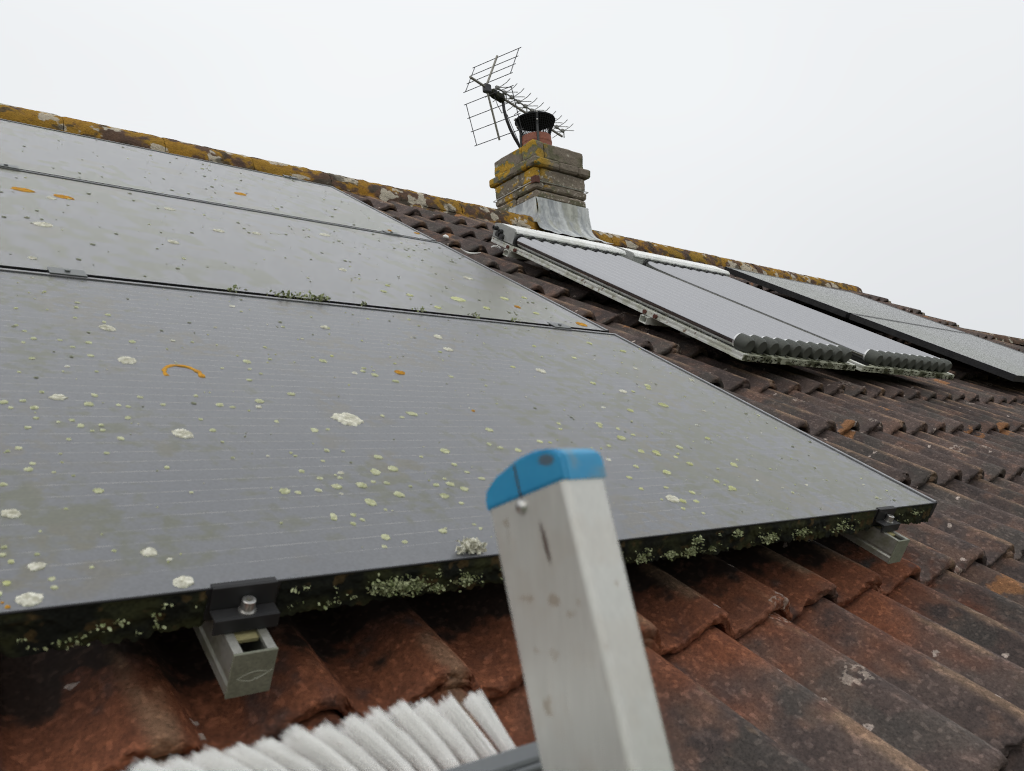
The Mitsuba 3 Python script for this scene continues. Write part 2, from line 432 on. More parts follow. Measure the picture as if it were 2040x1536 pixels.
def blue_color(p, n, uv):
    a = fbm(p.x * 90, p.y * 90, p.z * 90, 4)
    col = mix((0.015, 0.225, 0.45), (0.035, 0.28, 0.50), a)
    q = dr.sqrt(dr.square((p.y - 0.2675) / 0.006) + dr.square((p.z - 3.0150) / 0.0030)) + 0.8 * (a - 0.5)
    col = mix(col, (0.09, 0.085, 0.08), 0.8 * smoothstep(1.1, 0.7, q))
    return mix(col, (0.16, 0.24, 0.27), 0.6 * smoothstep(0.50, 0.62, fbm(p.x * 60 + 3, p.y * 60, p.z * 60, 4)) * smoothstep(0.236, 0.2415, p.x))


mat('blue_plastic', proc(blue_color), 0.45)
scene['bristle_white'] = {'type': 'principledthin', 'base_color': {'type': 'rgb', 'value': [0.985, 0.985, 0.975]}, 'roughness': 0.5, 'diff_trans': 1.0}
mat('brush_red', (0.42, 0.085, 0.045), 0.5)
mat('bumper_grey', (0.15, 0.16, 0.17), 0.55)
mat('pole_grey', (0.12, 0.12, 0.125), 0.4)
mat('white_plastic', (0.72, 0.72, 0.70), 0.4)
mat('under_deck', (0.05, 0.04, 0.035), 0.9)
mat('brick_wall', proc(lambda p, n, uv: mix((0.30, 0.16, 0.11), (0.38, 0.34, 0.28), dr.maximum(smoothstep(0.86, 0.9, p.z / 0.075 - dr.floor(p.z / 0.075)), 0.0)) * (0.8 + 0.4 * fbm(p.x * 9 + p.y * 9, p.z * 20, 0, 3))), 0.9)
mat('white_board', (0.68, 0.68, 0.66), 0.5)
mat('gutter_grey', (0.09, 0.09, 0.09), 0.4)
mat('lawn', proc(lambda p, n, uv: mix((0.05, 0.08, 0.03), (0.09, 0.10, 0.05), fbm(p.x * 2, p.y * 2, 0.0, 4)) * (0.6 + 0.8 * noise(p.x * 60, p.y * 60))), 0.95)

# ================================================================== the house and its roof
X_GABLE, X_LEFT = 7.86, -2.30
HOUSE = thing('house', 'roof of weathered brown interlocking tiles carrying the solar panels, its ridge crusted with orange lichen', 'house')


def lift(x, u):
    """The old roof sags in its middle: it rises a little towards the ridge and the far gable."""
    lx = np.clip((x - 4.0) / 3.9, 0, 1) ** 2
    lu = 0.6 * np.clip((u - 2.4) / 2.0, 0, 1.3) ** 1.5
    return 0.075 * (1 - (1 - lx) * (1 - lu))


def hash_noise(v, f, s):
    return meshkit.fbm(np.asarray(v) * f, 3, s) - 0.5


from scipy.interpolate import PchipInterpolator
_w = np.array([(0, 0), (0.014, -0.0025), (0.030, -0.016), (0.046, -0.036), (0.058, -0.0415), (0.078, -0.0405), (0.100, -0.030), (0.122, -0.0165), (0.143, -0.003), (0.157, 0)])
_wave = PchipInterpolator(_w[:, 0], _w[:, 1])


def wave(x):
    return _wave(np.mod(x, TP))


def tile_mesh(per_wave, seed, rough):
    """One double-roll tile, its first crest at x = 0 and its nose at u = 0; it laps under its left neighbour."""
    x0, x1 = -TP - 0.015, TP + 0.050
    xs = np.linspace(x0, x1, int(per_wave * (x1 - x0) / TP) + 1)
    h = wave(xs)
    t = xs + TP
    h = h - 0.017 * (1 - np.clip((t - 0.030) / 0.022, 0, 1))
    h = np.where(xs > TP + 0.03, np.maximum(h, -0.037), h)
    loop = [(0.425, 0), (0.36, 0), (0.24, 0), (0.13, 0), (0.05, 0), (0.016, 0), (0.0055, -0.0006), (0.0012, -0.0030), (0, -0.0075), (0.0004, -0.0130), (0.0008, -0.0190), (0.004, -0.0232), (0.05, -0.0240), (0.425, -0.0240)]
    L, n = len(loop), len(xs)
    v = np.zeros((n, L, 3))
    v[..., 0] = xs[:, None]
    v[..., 1] = [q[0] for q in loop]
    v[..., 2] = h[:, None] + np.array([q[1] for q in loop])
    q = v.reshape(-1, 3) + [seed * 3.1, 0, 0]
    edge = np.exp(-(v[..., 1] / 0.014) ** 2).reshape(-1)
    d = v.reshape(-1, 3)
    d[:, 2] += rough * 0.0022 * hash_noise(q, 14, 1) + rough * 0.0012 * hash_noise(q, 70, 2) - edge * rough * 0.006 * np.clip(hash_noise(q, 45, 3) - 0.08, 0, 1)
    d[:, 1] += edge * rough * (0.007 * hash_noise(q, 35, 4) + 0.05 * np.clip(hash_noise(q, 26, 9) - 0.12, 0, 1) + 0.009 * hash_noise(q, 120, 5))
    d[:, 2] += edge * rough * (0.004 * hash_noise(q, 90, 6) - 0.03 * np.clip(hash_noise(q, 30, 12) - 0.16, 0, 1))
    f = []
    for i in range(n - 1):
        for j in range(L - 1):
            a, b, c, e = i * L + j, (i + 1) * L + j, (i + 1) * L + j + 1, i * L + j + 1
            f += [[a, c, b], [a, e, c]]
    for s, base in ((-1, 0), (1, (n - 1) * L)):                     # both long edges
        for j in range(1, L - 1):
            f.append([base, base + j, base + j + 1][::s])
    return trimesh.Trimesh(d, f, process=False)


near_ply = [mikit.ply(tile_mesh(44, s, 1.0), 'tile_skin', smooth=38) for s in range(6)]
mid_ply = [mikit.ply(tile_mesh(22, 10 + s, 1.0), 'tile_skin', smooth=38) for s in range(5)]
far_mesh = [tile_mesh(11, 20 + s, 0.9) for s in range(4)]
far_ply = [mikit.ply(m, 'tile_skin', smooth=38) for m in far_mesh]

part(HOUSE, 'roof', RM(cat([box(X_LEFT, X_GABLE, -0.02, 4.46, -0.70, -0.672), box(X_LEFT, X_GABLE, 0.0, 0.03, -0.70, -0.63)])), 'under_deck', False)
ROOFKEY = HOUSE + '__roof'
hidden, count = [], 0
for j in range(-2, 12):
    for i in range(-15, 19):
        xc = TX + (2 * i) * TP
        u = TU + j * TG
        if j == -2:
            u = 0.0
        if xc + TP > X_GABLE + 0.02 or xc - TP < X_LEFT:
            continue
        if u > 4.45:
            continue
        l0, dx, du = lift(xc, u), (lift(xc + 0.1, u) - lift(xc - 0.1, u)) / 0.2, (lift(xc, u + 0.1) - lift(xc, u - 0.1)) / 0.2
        drop = -0.033 / TG if j > -2 else -0.033 / 0.23
        ya = rng.normal(0, 0.004)
        ex = np.array([math.cos(ya), math.sin(ya), dx + rng.normal(0, 0.004)])
        eu = np.array([-math.sin(ya), math.cos(ya), du + drop + rng.normal(0, 0.003)])
        o = np.array([xc + rng.normal(0, 0.0015), u + rng.normal(0, 0.004), NT + l0 + rng.normal(0, 0.0012)])
        M = np.stack([ex, eu, [0, 0, 1]], 1)
        if u > 4.05:                         # the top course is cut to fit under the ridge
            eu = eu * ((4.44 - u) / 0.425)
            M = np.stack([ex, eu, [0, 0, 1]], 1)
        under = (0.75 < u < 3.2 and -9 < xc < 1.5) or (1.9 < u < 3.0 and 2.75 < xc < 3.8) or (1.8 < u < 3.3 and 5.1 < xc < 6.1)
        off = xc + TP < -0.02 + 0.25 * max(0, u - 0.3) or (u > 3.2 and xc < 0.9)
        k = int(rng.integers(0, 100))
        if under or off:
            hidden.append((k % 4, M, o))
            continue
        count += 1
        d = math.hypot(xc, u)
        ply = near_ply[k % 6] if d < 1.75 else mid_ply[k % 5] if d < 3.6 else far_ply[k % 4]
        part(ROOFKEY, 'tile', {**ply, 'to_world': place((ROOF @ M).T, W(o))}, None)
assert count <= 300, count
hm = []
for k, M, o in hidden:
    m = far_mesh[k].copy()
    m.vertices = W(m.vertices @ M.T + o)
    hm.append(m)
part(ROOFKEY, 'covered_tile', cat(hm), 'tile_skin', 38, stuff=True)

# ridge: half-round tiles on a mortar bed
RY, RZ, RR = 4.124, 1.800, 0.115


def ridge_tile(x0, x1, seed):
    th = np.linspace(-0.06, math.pi + 0.06, 30)
    xs = np.linspace(x0, x1, 26)

    def shell(r0, flip):
        def fn(a, b):
            v = np.stack([a, RY - r0 * np.cos(b), RZ + r0 * np.sin(b)], -1)
            nrm = np.stack([0 * a, -np.cos(b), np.sin(b)], -1)
            k = 0.014 * hash_noise(v, 16, seed) + 0.009 * hash_noise(v, 55, seed + 3)
            if flip:
                k = k * 0
            e = np.exp(-(np.minimum(a - x0, x1 - a) / 0.006) ** 2)
            return v + nrm * (k - 0.0022 * e)[..., None]
        return grid(fn, xs, th, flip)

    ends = [grid(lambda a, b, x=x: np.stack([0 * a + x, RY - a * np.cos(b), RZ + a * np.sin(b)], -1), np.array([0.098, RR - 0.003]), th, x == x0) for x in (x0, x1)]
    return UP(cat([shell(RR, False), shell(0.098, True)] + ends))


xr = 0.684 - 0.449 * 6
k = 0
while xr < 7.8:
    a, b = xr + 0.0012, min(xr + 0.4478, 7.875)
    if a < 3.56 < b:
        b = 3.565
    if a < 4.06 and b > 3.57 and a > 3.3 and b != 3.565:
        if b > 4.09:
            a = 4.068
        else:
            xr += 0.449
            continue
    if b - a > 0.05:
        part(ROOFKEY, 'ridge_tile', ridge_tile(a, b, k), 'ridge_skin', 40)
    if 3.5 < b < 3.57:
        pass
    xr += 0.449
    k += 1


def bed(x0, x1):
    us = np.linspace(x0, x1, int((x1 - x0) / 0.012))
    prof = np.array([(RY - 0.100, RZ + 0.020), (RY - 0.108, RZ + 0.004), (RY - 0.119, RZ - 0.016), (RY - 0.124, RZ - 0.045), (RY - 0.10, RZ - 0.09)])

    def fn(a, b):
        i = np.clip(b.astype(int), 0, 4)
        y, z = prof[i, 0], prof[i, 1]
        v = np.stack([a, y, z], -1)
        v[..., 1] += 0.020 * hash_noise(v, 14, 3) + 0.012 * hash_noise(v, 60, 4)
        v[..., 2] += 0.012 * hash_noise(v, 30, 5)
        return v
    return UP(grid(fn, us, np.arange(5.0), True))


part(ROOFKEY, 'mortar_bed', cat([bed(X_LEFT, 3.56), bed(4.07, X_GABLE)]), 'ridge_skin', True)
part(ROOFKEY, 'ridge_end', UP(bumpy(profile([(RY + 0.10 * math.cos(a), RZ + 0.10 * math.sin(a)) for a in np.linspace(0, math.pi, 16)], 0, 7.84, 7.878), 0.003, 30, 2, 0.03)), 'ridge_skin', 40)
# verge: a mortared edge and its barge board
def verge(a, b):
    v = np.stack([X_GABLE + 0.02 * a, b, NT - 0.02 + lift(X_GABLE, b) - 0.045 * (a > 0.5) - 0.033 * np.mod((b - TU) / TG, 1.0)], -1)
    v[..., 2] += 0.012 * hash_noise(v, 25, 6)
    return v


part(ROOFKEY, 'verge_mortar', RM(grid(verge, np.array([-2.5, 0.0, 1.0, 1.0]), np.linspace(0.02, 4.4, 260), False)), 'mortar', True)
part(HOUSE, 'barge_board', RM(box(X_GABLE - 0.01, X_GABLE + 0.02, 0.0, 4.45, -0.80, -0.63)), 'white_board')
# behind the ridge the other slope, then walls and gutter
back = trimesh.creation.box([X_GABLE - X_LEFT, 0.05, 0.05])
YB = 2 * RY - 0.30
part(HOUSE, 'back_roof', UP(grid(lambda a, b: np.stack([a, RY + 0.06 + b, RZ - 0.02 - b * math.tan(PITCH) + wave(a - TX) + 0.03 * (np.mod(b, 0.297) / 0.297)], -1), np.arange(X_LEFT, X_GABLE, TP / 8), np.sort(np.r_[np.arange(0, 3.9, 0.297), np.arange(0.29, 3.9, 0.297)]))), 'tile_skin', 30)
part(HOUSE, 'wall', box(X_LEFT + 0.1, X_GABLE - 0.1, 0.62, YB, -0.3, ZC - 0.62, 0.01), 'brick_wall', False)
gable = [(0.62, ZC - 0.62), (YB, ZC - 0.62), (RY, ZC + RZ - 0.16)]
part(HOUSE, 'gable', profile(gable, 0, X_GABLE - 0.3, X_GABLE - 0.1), 'brick_wall', False)
part(HOUSE, 'gable', profile(gable, 0, X_LEFT + 0.1, X_LEFT + 0.3), 'brick_wall', False)
part(HOUSE, 'fascia', box(X_LEFT, X_GABLE, 0.345, 0.37, ZC - 0.80, ZC - 0.60), 'white_board')
part(HOUSE, 'soffit', box(X_LEFT, X_GABLE, 0.37, 0.62, ZC - 0.80, ZC - 0.788), 'white_board')
gt = np.linspace(math.pi, 2 * math.pi, 14)
part(HOUSE, 'gutter', cat([grid(lambda a, b, r=r: np.stack([a, 0.288 + r * np.cos(b), ZC - 0.575 + r * np.sin(b)], -1), np.array([X_LEFT, X_GABLE]), gt, r < 0.05) for r in (0.050, 0.047)]), {'type': 'twosided', 'bsdf': {'type': 'ref', 'id': 'gutter_grey'}}, 40)

# the next house along the row: only the end of its roof shows
NB = thing('neighbouring_house', 'brown tiled roof of the next house, just showing past the far gable', 'house')
part(NB, 'roof', UP(cat([grid(lambda a, b, s=s: np.stack([a, 4.12 - s * (0.08 + b), 1.60 - b * 0.55 + wave(a) * 0.8 - 0.03 + 0.03 * (np.mod(b, 0.3) / 0.3)], -1), np.arange(10.3, 19.0, TP / 6), np.sort(np.r_[np.arange(0, 3.6, 0.3), np.arange(0.293, 3.6, 0.3)]), s < 0) for s in (1, -1)])), 'tile_skin', 30)
for q in range(20):
    part(NB + '__roof', 'ridge_tile', UP(bumpy(tube([(10.3 + 0.435 * q, 4.12, 1.57), (10.3 + 0.435 * q + 0.43, 4.12, 1.57)], 0.105, 16), 0.006, 12, q, 0.08)), 'ridge_skin', 40)
part(NB, 'wall', box(10.5, 18.8, 0.8, 7.4, -0.3, ZC - 0.62, 0.01), 'brick_wall', False)
part(NB, 'gable', profile([(0.8, ZC - 0.62), (7.4, ZC - 0.62), (4.12, ZC + 1.2)], 0, 10.5, 10.7), 'brick_wall', False)

scene['ground'] = mikit.ply(grid(lambda a, b: np.stack([a, b, 0.02 * hash_noise(np.stack([a, b, 0 * a], -1), 0.4, 1)], -1), np.linspace(-300, 300, 41), np.linspace(-300, 300, 41)), 'lawn', smooth=True)
labels['ground'] = {'kind': 'structure', 'label': 'grass round the house', 'category': 'ground'}

# ================================================================== chimney
CH = thing('chimney_stack', 'square chimney of weathered stone blocks, orange lichen on its left side, lead apron below', 'chimney')
BX0, BX1, BY0, BY1 = 3.585, 4.063, 4.034, 4.492


def block(x0, x1, y0, y1, z0, z1, seed, r=0.012):
    m = box(x0, x1, y0, y1, z0, z1, r)
    return UP(bumpy(m, 0.006, 18, seed, 0.02))


g = 0.002
blocks = [  # top course, corbel, two courses, foot
    (BX0, 3.690, BY0, 4.17, 2.332, 2.462), (3.690 + g, BX1 + 0.004, BY0, 4.17, 2.332, 2.462), (BX0, 3.70, 4.17 + g, BY1, 2.332, 2.460), (3.70 + g, BX1, 4.17 + g, BY1, 2.332, 2.460),
    (3.558, 3.80, 4.004, 4.105, 2.268, 2.330), (3.80 + g, 3.985, 4.004, 4.105, 2.268, 2.330), (3.985 + g, 4.106, 4.004, 4.105, 2.268, 2.330), (3.558, 3.80, 4.105 + g, 4.530, 2.268, 2.330), (3.80 + g, 4.106, 4.105 + g, 4.530, 2.268, 2.330),
    (BX0 - 0.004, 3.64, BY0, 4.20, 2.158, 2.266), (3.64 + g, BX1 + 0.004, BY0, 4.20, 2.158, 2.266), (BX0 - 0.004, BX1, 4.20 + g, BY1, 2.158, 2.266),
    (BX0 - 0.008, 3.665, BY0 - 0.003, 4.24, 2.103, 2.155), (3.665 + g, BX1 + 0.008, BY0 - 0.003, 4.24, 2.103, 2.155), (BX0 - 0.008, BX1, 4.24 + g, BY1, 2.103, 2.155),
    (BX0 - 0.010, BX1 + 0.004, BY0 - 0.004, 4.26, 2.022, 2.100), (BX0 - 0.010, BX1, 4.26 + g, BY1, 2.022, 2.100), (BX0 - 0.004, BX1, BY0, BY1, 1.40, 2.020)]
for q, b in enumerate(blocks):
    part(CH, 'block', block(*b, seed=q * 5, r=0.022 if q == 15 else 0.012), 'block_skin', 40)


def apron(a, b):
    """Lead dressed down the front; a runs 0..1 across, b 0..1 from the top down."""
    flare = b ** 2.2
    xl = 3.566 - 0.075 * b ** 3.5 + 0.012 * np.sin(b * 7)
    xr_ = 4.062 + 0.012 * b + 0.070 * np.clip((b - 0.65) / 0.35, 0, 1) ** 2
    x = xl + (xr_ - xl) * a
    wav = wave(x - TX)
    z = 2.034 - 0.306 * b + b ** 4 * (wav * 0.22 + 0.008)
    y = BY0 - 0.012 - 0.012 * b - 0.145 * b ** 4.5
    v = np.stack([x, y, z], -1)
    v[..., 1] += 0.020 * hash_noise(v, 11, 21) * np.clip(b * 2, 0, 1) + 0.008 * hash_noise(v, 34, 22)
    return v


def left_lead(a, b):
    y = 4.022 + 0.30 * a
    z = 2.034 - 0.20 * b * (1 - 0.75 * a) + 0 * a
    v = np.stack([3.566 - 0.004 - 0.05 * b ** 2 * (1 - a), y - 0.10 * b ** 2 * (1 - a), z - 0.03 * b * (1 - a)], -1)
    v[..., 0] += 0.008 * hash_noise(v, 20, 23)
    return v


part(CH, 'lead_apron', UP(cat([grid(apron, np.linspace(0, 1, 70), np.linspace(0, 1, 36)), grid(left_lead, np.linspace(0, 1, 24), np.linspace(0, 1, 14), True)])), 'lead', True)
PX, PY = 3.822, 4.262
part(CH, 'mortar_cap', UP(bumpy(rev([(0.0, 2.455), (0.215, 2.455), (0.18, 2.475), (0.124, 2.502), (0.0, 2.504)], sections=40), 0.006, 14, 4).apply_translation([PX, PY, 0])), 'mortar', 40)
pot = rev([(0.092, 2.49), (0.112, 2.49), (0.1115, 2.555), (0.114, 2.558), (0.114, 2.572), (0.111, 2.576), (0.110, 2.612), (0.092, 2.614), (0.092, 2.49)], sections=56)
part(CH, 'pot', UP(pot.apply_translation([PX, PY, 0])), 'terracotta', 40)

CW = thing('chimney_cowl', 'black wire-mesh chimney cowl with a dished lid, clamped over the terracotta pot', 'cowl')
lid = rev([(0.0, 2.768), (0.09, 2.765), (0.135, 2.757), (0.150, 2.748), (0.150, 2.736), (0.147, 2.736), (0.142, 2.746), (0.08, 2.755), (0.0, 2.757)], sections=64)
part(CW, 'lid', UP(lid.apply_translation([PX, PY, 0])), 'cowl_black', 30)
mesh_bars = []
prof = [(0.147, 2.742), (0.139, 2.715), (0.124, 2.685), (0.111, 2.655), (0.104, 2.600)]
for k in range(44):
    a = k / 44 * 2 * math.pi
    mesh_bars.append(tube([(PX + r * math.cos(a), PY + r * math.sin(a), z) for r, z in prof], 0.0022, 5))
for r, z in [(0.147, 2.742), (0.143, 2.728), (0.139, 2.715), (0.132, 2.700), (0.124, 2.685), (0.117, 2.670), (0.111, 2.655), (0.109, 2.638), (0.1065, 2.618)]:
    mesh_bars.append(tube([(PX + r * math.cos(a), PY + r * math.sin(a), z) for a in np.linspace(0, 2 * math.pi, 49)], 0.0017, 5))
part(CW, 'wire_cage', UP(cat(mesh_bars)), 'cowl_black', 30)
fa = math.atan2(-PY, -PX) + 0.12
for k, a in enumerate((fa, fa + 2.1, fa - 1.35)):
    c, s = math.cos(a), math.sin(a)
    st = part(CW, 'strap', UP(tube([(PX + r * c, PY + r * s, z) for r, z in [(0.152, 2.752), (0.142, 2.715), (0.122, 2.672), (0.120, 2.64), (0.120, 2.560), (0.121, 2.515), (0.116, 2.490)]], 0.009, 6)), 'dark_plastic', 30)
    for r, z in ((0.158, 2.742), (0.142, 2.690)):
        part(st, 'bolt', UP(trimesh.creation.icosphere(2, 0.007).apply_translation([PX + r * c, PY + r * s, z])), 'steel', True)

# ================================================================== television aerial
AE = thing('television_aerial', 'grid-backed television aerial behind the black chimney cowl, its boom pointing away to the right', 'aerial')
bd = np.array([0.954, 0.2995, 0.0])
rd = np.array([0.2995, -0.954, 0.0])
zz = np.array([0, 0, 1.0])
B0 = np.array([3.335, 4.372, 3.000])


def ab(s, r=0.0, h=0.0):
    return B0 + bd * s + rd * r + zz * h


part(AE, 'boom', UP(cat([tube([ab(-0.01), ab(0.62), ab(1.285)], 0.0095, 8)])), 'aerial_alu', 40)
HB = 0.195                                   # the reflector's hub along the boom
for sgn, offs in ((1, (0.045, 0.135, 0.215, 0.305)), (-1, (0.055, 0.150, 0.245, 0.345))):
    kx = 0.55 if sgn > 0 else 0.36

    def rp(h, r):
        return ab(HB + kx * (h - 0.02), r, sgn * h)
    hmax = offs[-1] + 0.02
    gr = part(AE, 'reflector', UP(tube([rp(-0.01, 0), rp(hmax, 0)], 0.0085, 8)), 'aerial_alu', 40)
    for h in offs:
        part(gr, 'rod', UP(tube([rp(h, -0.225), rp(h, 0.225)], 0.0032, 6)), 'aerial_dark', 40)
    for r in (-0.205, 0.205):
        part(gr, 'edge_bar', UP(tube([rp(offs[0], r), rp(offs[-1], r)], 0.0034, 6)), 'aerial_dark', 40)
part(AE, 'hub_clamp', UP(bumpy(box(-0.03, 0.03, -0.022, 0.022, -0.03, 0.035, 0.008).apply_translation(ab(HB, 0, -0.01)), 0.004, 40, 3, 0.012)), 'aerial_dark', 40)
part(AE, 'dipole_box', UP(cat([bumpy(box(0, 0.15, -0.028, 0.028, -0.028, 0.028, 0.01), 0.008, 25, 6, 0.014).apply_transform(np.array([[bd[0], rd[0], 0, ab(0.25)[0]], [bd[1], rd[1], 0, ab(0.25)[1]], [0, 0, 1, ab(0.25)[2] - 0.012], [0, 0, 0, 1]]))])), 'aerial_moss', 40)
CH_ = 0.056
part(AE, 'director_carrier', UP(tube([ab(0.26, 0, 0.006), ab(0.36, 0, CH_), ab(0.8, 0, CH_), ab(1.31, 0, CH_ - 0.006)], 0.0062, 8)), 'aerial_grey', 40)
for q in range(11):
    s = 0.335 + q * 0.0965
    dk = part(AE, 'director', UP(box(-0.016, 0.016, -0.012, 0.012, -0.014, 0.014, 0.004).apply_translation(ab(s, 0, CH_))), 'aerial_grey', 40)
    for sr in (-1, 1):
        for sh in (-1, 1):
            L = 0.118 - 0.0012 * q
            part(dk, 'element', UP(tube([ab(s, 0, CH_), ab(s + 0.008, sr * L * 0.3, CH_ + sh * L * 0.05), ab(s + 0.010, sr * L * 0.7, CH_ + sh * L * 0.17), ab(s + 0.004, sr * L, CH_ + sh * L * 0.30)], 0.0031, 6)), 'aerial_grey', 40)
    if q % 3 == 1:
        part(AE, 'carrier_post', UP(tube([ab(s + 0.02, 0, 0), ab(s + 0.02, 0, CH_)], 0.005, 6)), 'aerial_grey', 40)
mx, my = 4.02, 4.60
part(AE, 'mast', UP(tube([(mx - 0.10, my - 0.06, 2.05), (mx - 0.10, my - 0.06, 2.55), (mx - 0.115, my - 0.06, 2.66)] + [tuple(np.array([mx - 0.115, my - 0.06, 2.66]) * (1 - t) + ab(0.40, 0, -0.02) * t + np.array([-0.10, -0.03, -0.02]) * 4 * t * (1 - t) * 0.5) for t in (0.2, 0.4, 0.6, 0.8, 1.0)], 0.0125, 10)), 'aerial_dark', 40)
part(AE, 'cable', UP(tube([ab(0.27, 0.01, -0.03), ab(0.29, 0.02, -0.10), ab(0.36, 0.01, -0.14), ab(0.42, 0, -0.10), ab(0.45, 0, -0.12), (mx - 0.13, my - 0.07, 2.68)], 0.0030, 6)), 'dark_plastic', 40)
e = 0.012
loop = [(BX0 - e, BY0 - e, 2.156), (BX1 + e, BY0 - e, 2.157), (BX1 + e, BY1 + e, 2.157), (BX0 - e, BY1 + e, 2.156), (BX0 - e, BY0 - e, 2.156)]
part(AE, 'lashing_wire', UP(cat([tube([loop[k], loop[k + 1]], 0.0032, 6) for k in range(4)])), 'steel', 40)
part(AE, 'corner_plate', UP(cat([box(BX0 - 0.017, BX0 + 0.026, BY0 - 0.016, BY0 - 0.008, 2.140, 2.188), box(BX0 - 0.017, BX0 - 0.009, BY0 - 0.016, BY0 + 0.03, 2.140, 2.188)])), 'rust', 30)
part(AE, 'wall_bracket', UP(box(mx - 0.15, mx - 0.09, BY1, my - 0.02, 2.13, 2.18)), 'aerial_dark', 30)

# ================================================================== solar panels
PH, PGAP, PX0, PX1, PU0 = 1.0016, 0.0239, 0.028, 1.7155, 0.6284
PT_, PB_ = -0.455, -0.4925                    # top and bottom of the frames
BLADE = {}


def crust(cx, cu, r, h, seed, n=None, squash=None, rag=0.30):
    """A lichen: a ragged, bumpy rosette lying on the glass."""
    n = n or (18 if r < 0.006 else 30 if r < 0.012 else 46)
    R = np.random.default_rng(seed)
    th = np.arange(n) / n * 2 * np.pi
    rag = rag if r < 0.010 else 0.5 * rag
    rad = 1 + rag * (meshkit.fbm(np.stack([np.cos(th) * 2.2 + seed, np.sin(th) * 2.2, 0 * th], -1), 3, 3) - 0.5) * 2 + R.normal(0, 0.06, n)
    q = R.uniform(0.75, 1.0) if squash is None else squash
    rot = R.uniform(0, 3.14)
    rings = [(1.0, 0.0), (0.94, 0.55), (0.72, 1.0), (0.42, 0.8), (0.15, 0.7)]
    v, f = [], []
    for s, hh in rings:
        a, b = s * rad * r * np.cos(th), q * s * rad * r * np.sin(th)
        v.append(np.stack([cx + a * math.cos(rot) - b * math.sin(rot), cu + a * math.sin(rot) + b * math.cos(rot), PT_ - 0.0024 + h * hh * R.uniform(0.5, 1.3, n)], -1))
    v.append(np.array([[cx, cu, PT_ - 0.0024 + 0.6 * h]]))
    for k in range(len(rings) - 1):
        for j in range(n):
            i = (j + 1) % n
            f += [[k * n + j, k * n + i, (k + 1) * n + i], [k * n + j, (k + 1) * n + i, (k + 1) * n + j]]
    b0, c = (len(rings) - 1) * n, len(rings) * n
    f += [[b0 + j, b0 + (j + 1) % n, c] for j in range(n)]
    return trimesh.Trimesh(np.vstack(v), f, process=False)


def panel(x0, u0, label, group=None, glass='film_glass'):
    P = thing('photovoltaic_module', label, 'solar panel', group)
    x1, u1 = x0 + PX1 - PX0, u0 + PH
    lip = 0.0105
    part(P, 'glass', RM(box(x0 + 0.004, x1 - 0.004, u0 + 0.0023, u1 - 0.004, PT_ - 0.008, PT_ - 0.0025, 0.0005)), glass, False)
    bars = [box(x0, x1, u0, u0 + 0.0022, PB_, PT_ - 0.0022, 0.0006), box(x0, x1, u1 - 0.0022, u1, PB_, PT_, 0.0006),
            box(x0, x0 + 0.0022, u0 + 0.0023, u1 - 0.0023, PB_, PT_, 0.0006), box(x1 - 0.0022, x1, u0 + 0.0023, u1 - 0.0023, PB_, PT_, 0.0006)]
    fl = 0.028
    bars += [box(x0 + 0.0024, x1 - 0.0024, u0 + 0.0024, u0 + fl, PB_ + 0.0003, PB_ + 0.002, 0.0004), box(x0 + 0.0024, x1 - 0.0024, u1 - fl, u1 - 0.0024, PB_ + 0.0003, PB_ + 0.002, 0.0004),
             box(x0 + 0.0024, x0 + fl, u0 + fl, u1 - fl, PB_ + 0.0003, PB_ + 0.002, 0.0004), box(x1 - fl, x1 - 0.0024, u0 + fl, u1 - fl, PB_ + 0.0003, PB_ + 0.002, 0.0004)]
    part(P, 'frame', RM(cat(bars)), 'black_frame', False)
    # bright top lip, with dark strips drawn in for its inner face and sealant shadow on three sides
    lips = [box(x0 + 0.0024, x1 - 0.0024, u1 - lip, u1 - 0.0024, PT_ - 0.0022, PT_ + 0.0003, 0.0004),
            box(x0 + 0.0024, x0 + lip, u0 + 0.0024, u1 - lip - 0.0001, PT_ - 0.0022, PT_ + 0.0003, 0.0004), box(x1 - lip, x1 - 0.0024, u0 + 0.0024, u1 - lip - 0.0001, PT_ - 0.0022, PT_ + 0.0003, 0.0004)]
    part(P, 'frame_lip', RM(cat(lips)), 'lip_metal', False)
    lip_shades = [box(x0 + lip, x0 + lip + 0.006, u0 + lip, u1 - lip, PT_ - 0.003, PT_ - 0.0021, 0.0002), box(x1 - lip - 0.006, x1 - lip, u0 + lip, u1 - lip, PT_ - 0.003, PT_ - 0.0021, 0.0002),
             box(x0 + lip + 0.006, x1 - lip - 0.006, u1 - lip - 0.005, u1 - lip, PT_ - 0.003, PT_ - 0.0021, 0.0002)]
    part(P, 'lip_shade', RM(cat(lip_shades)), 'dark_plastic', False)
    return P, x0, x1, u0, u1


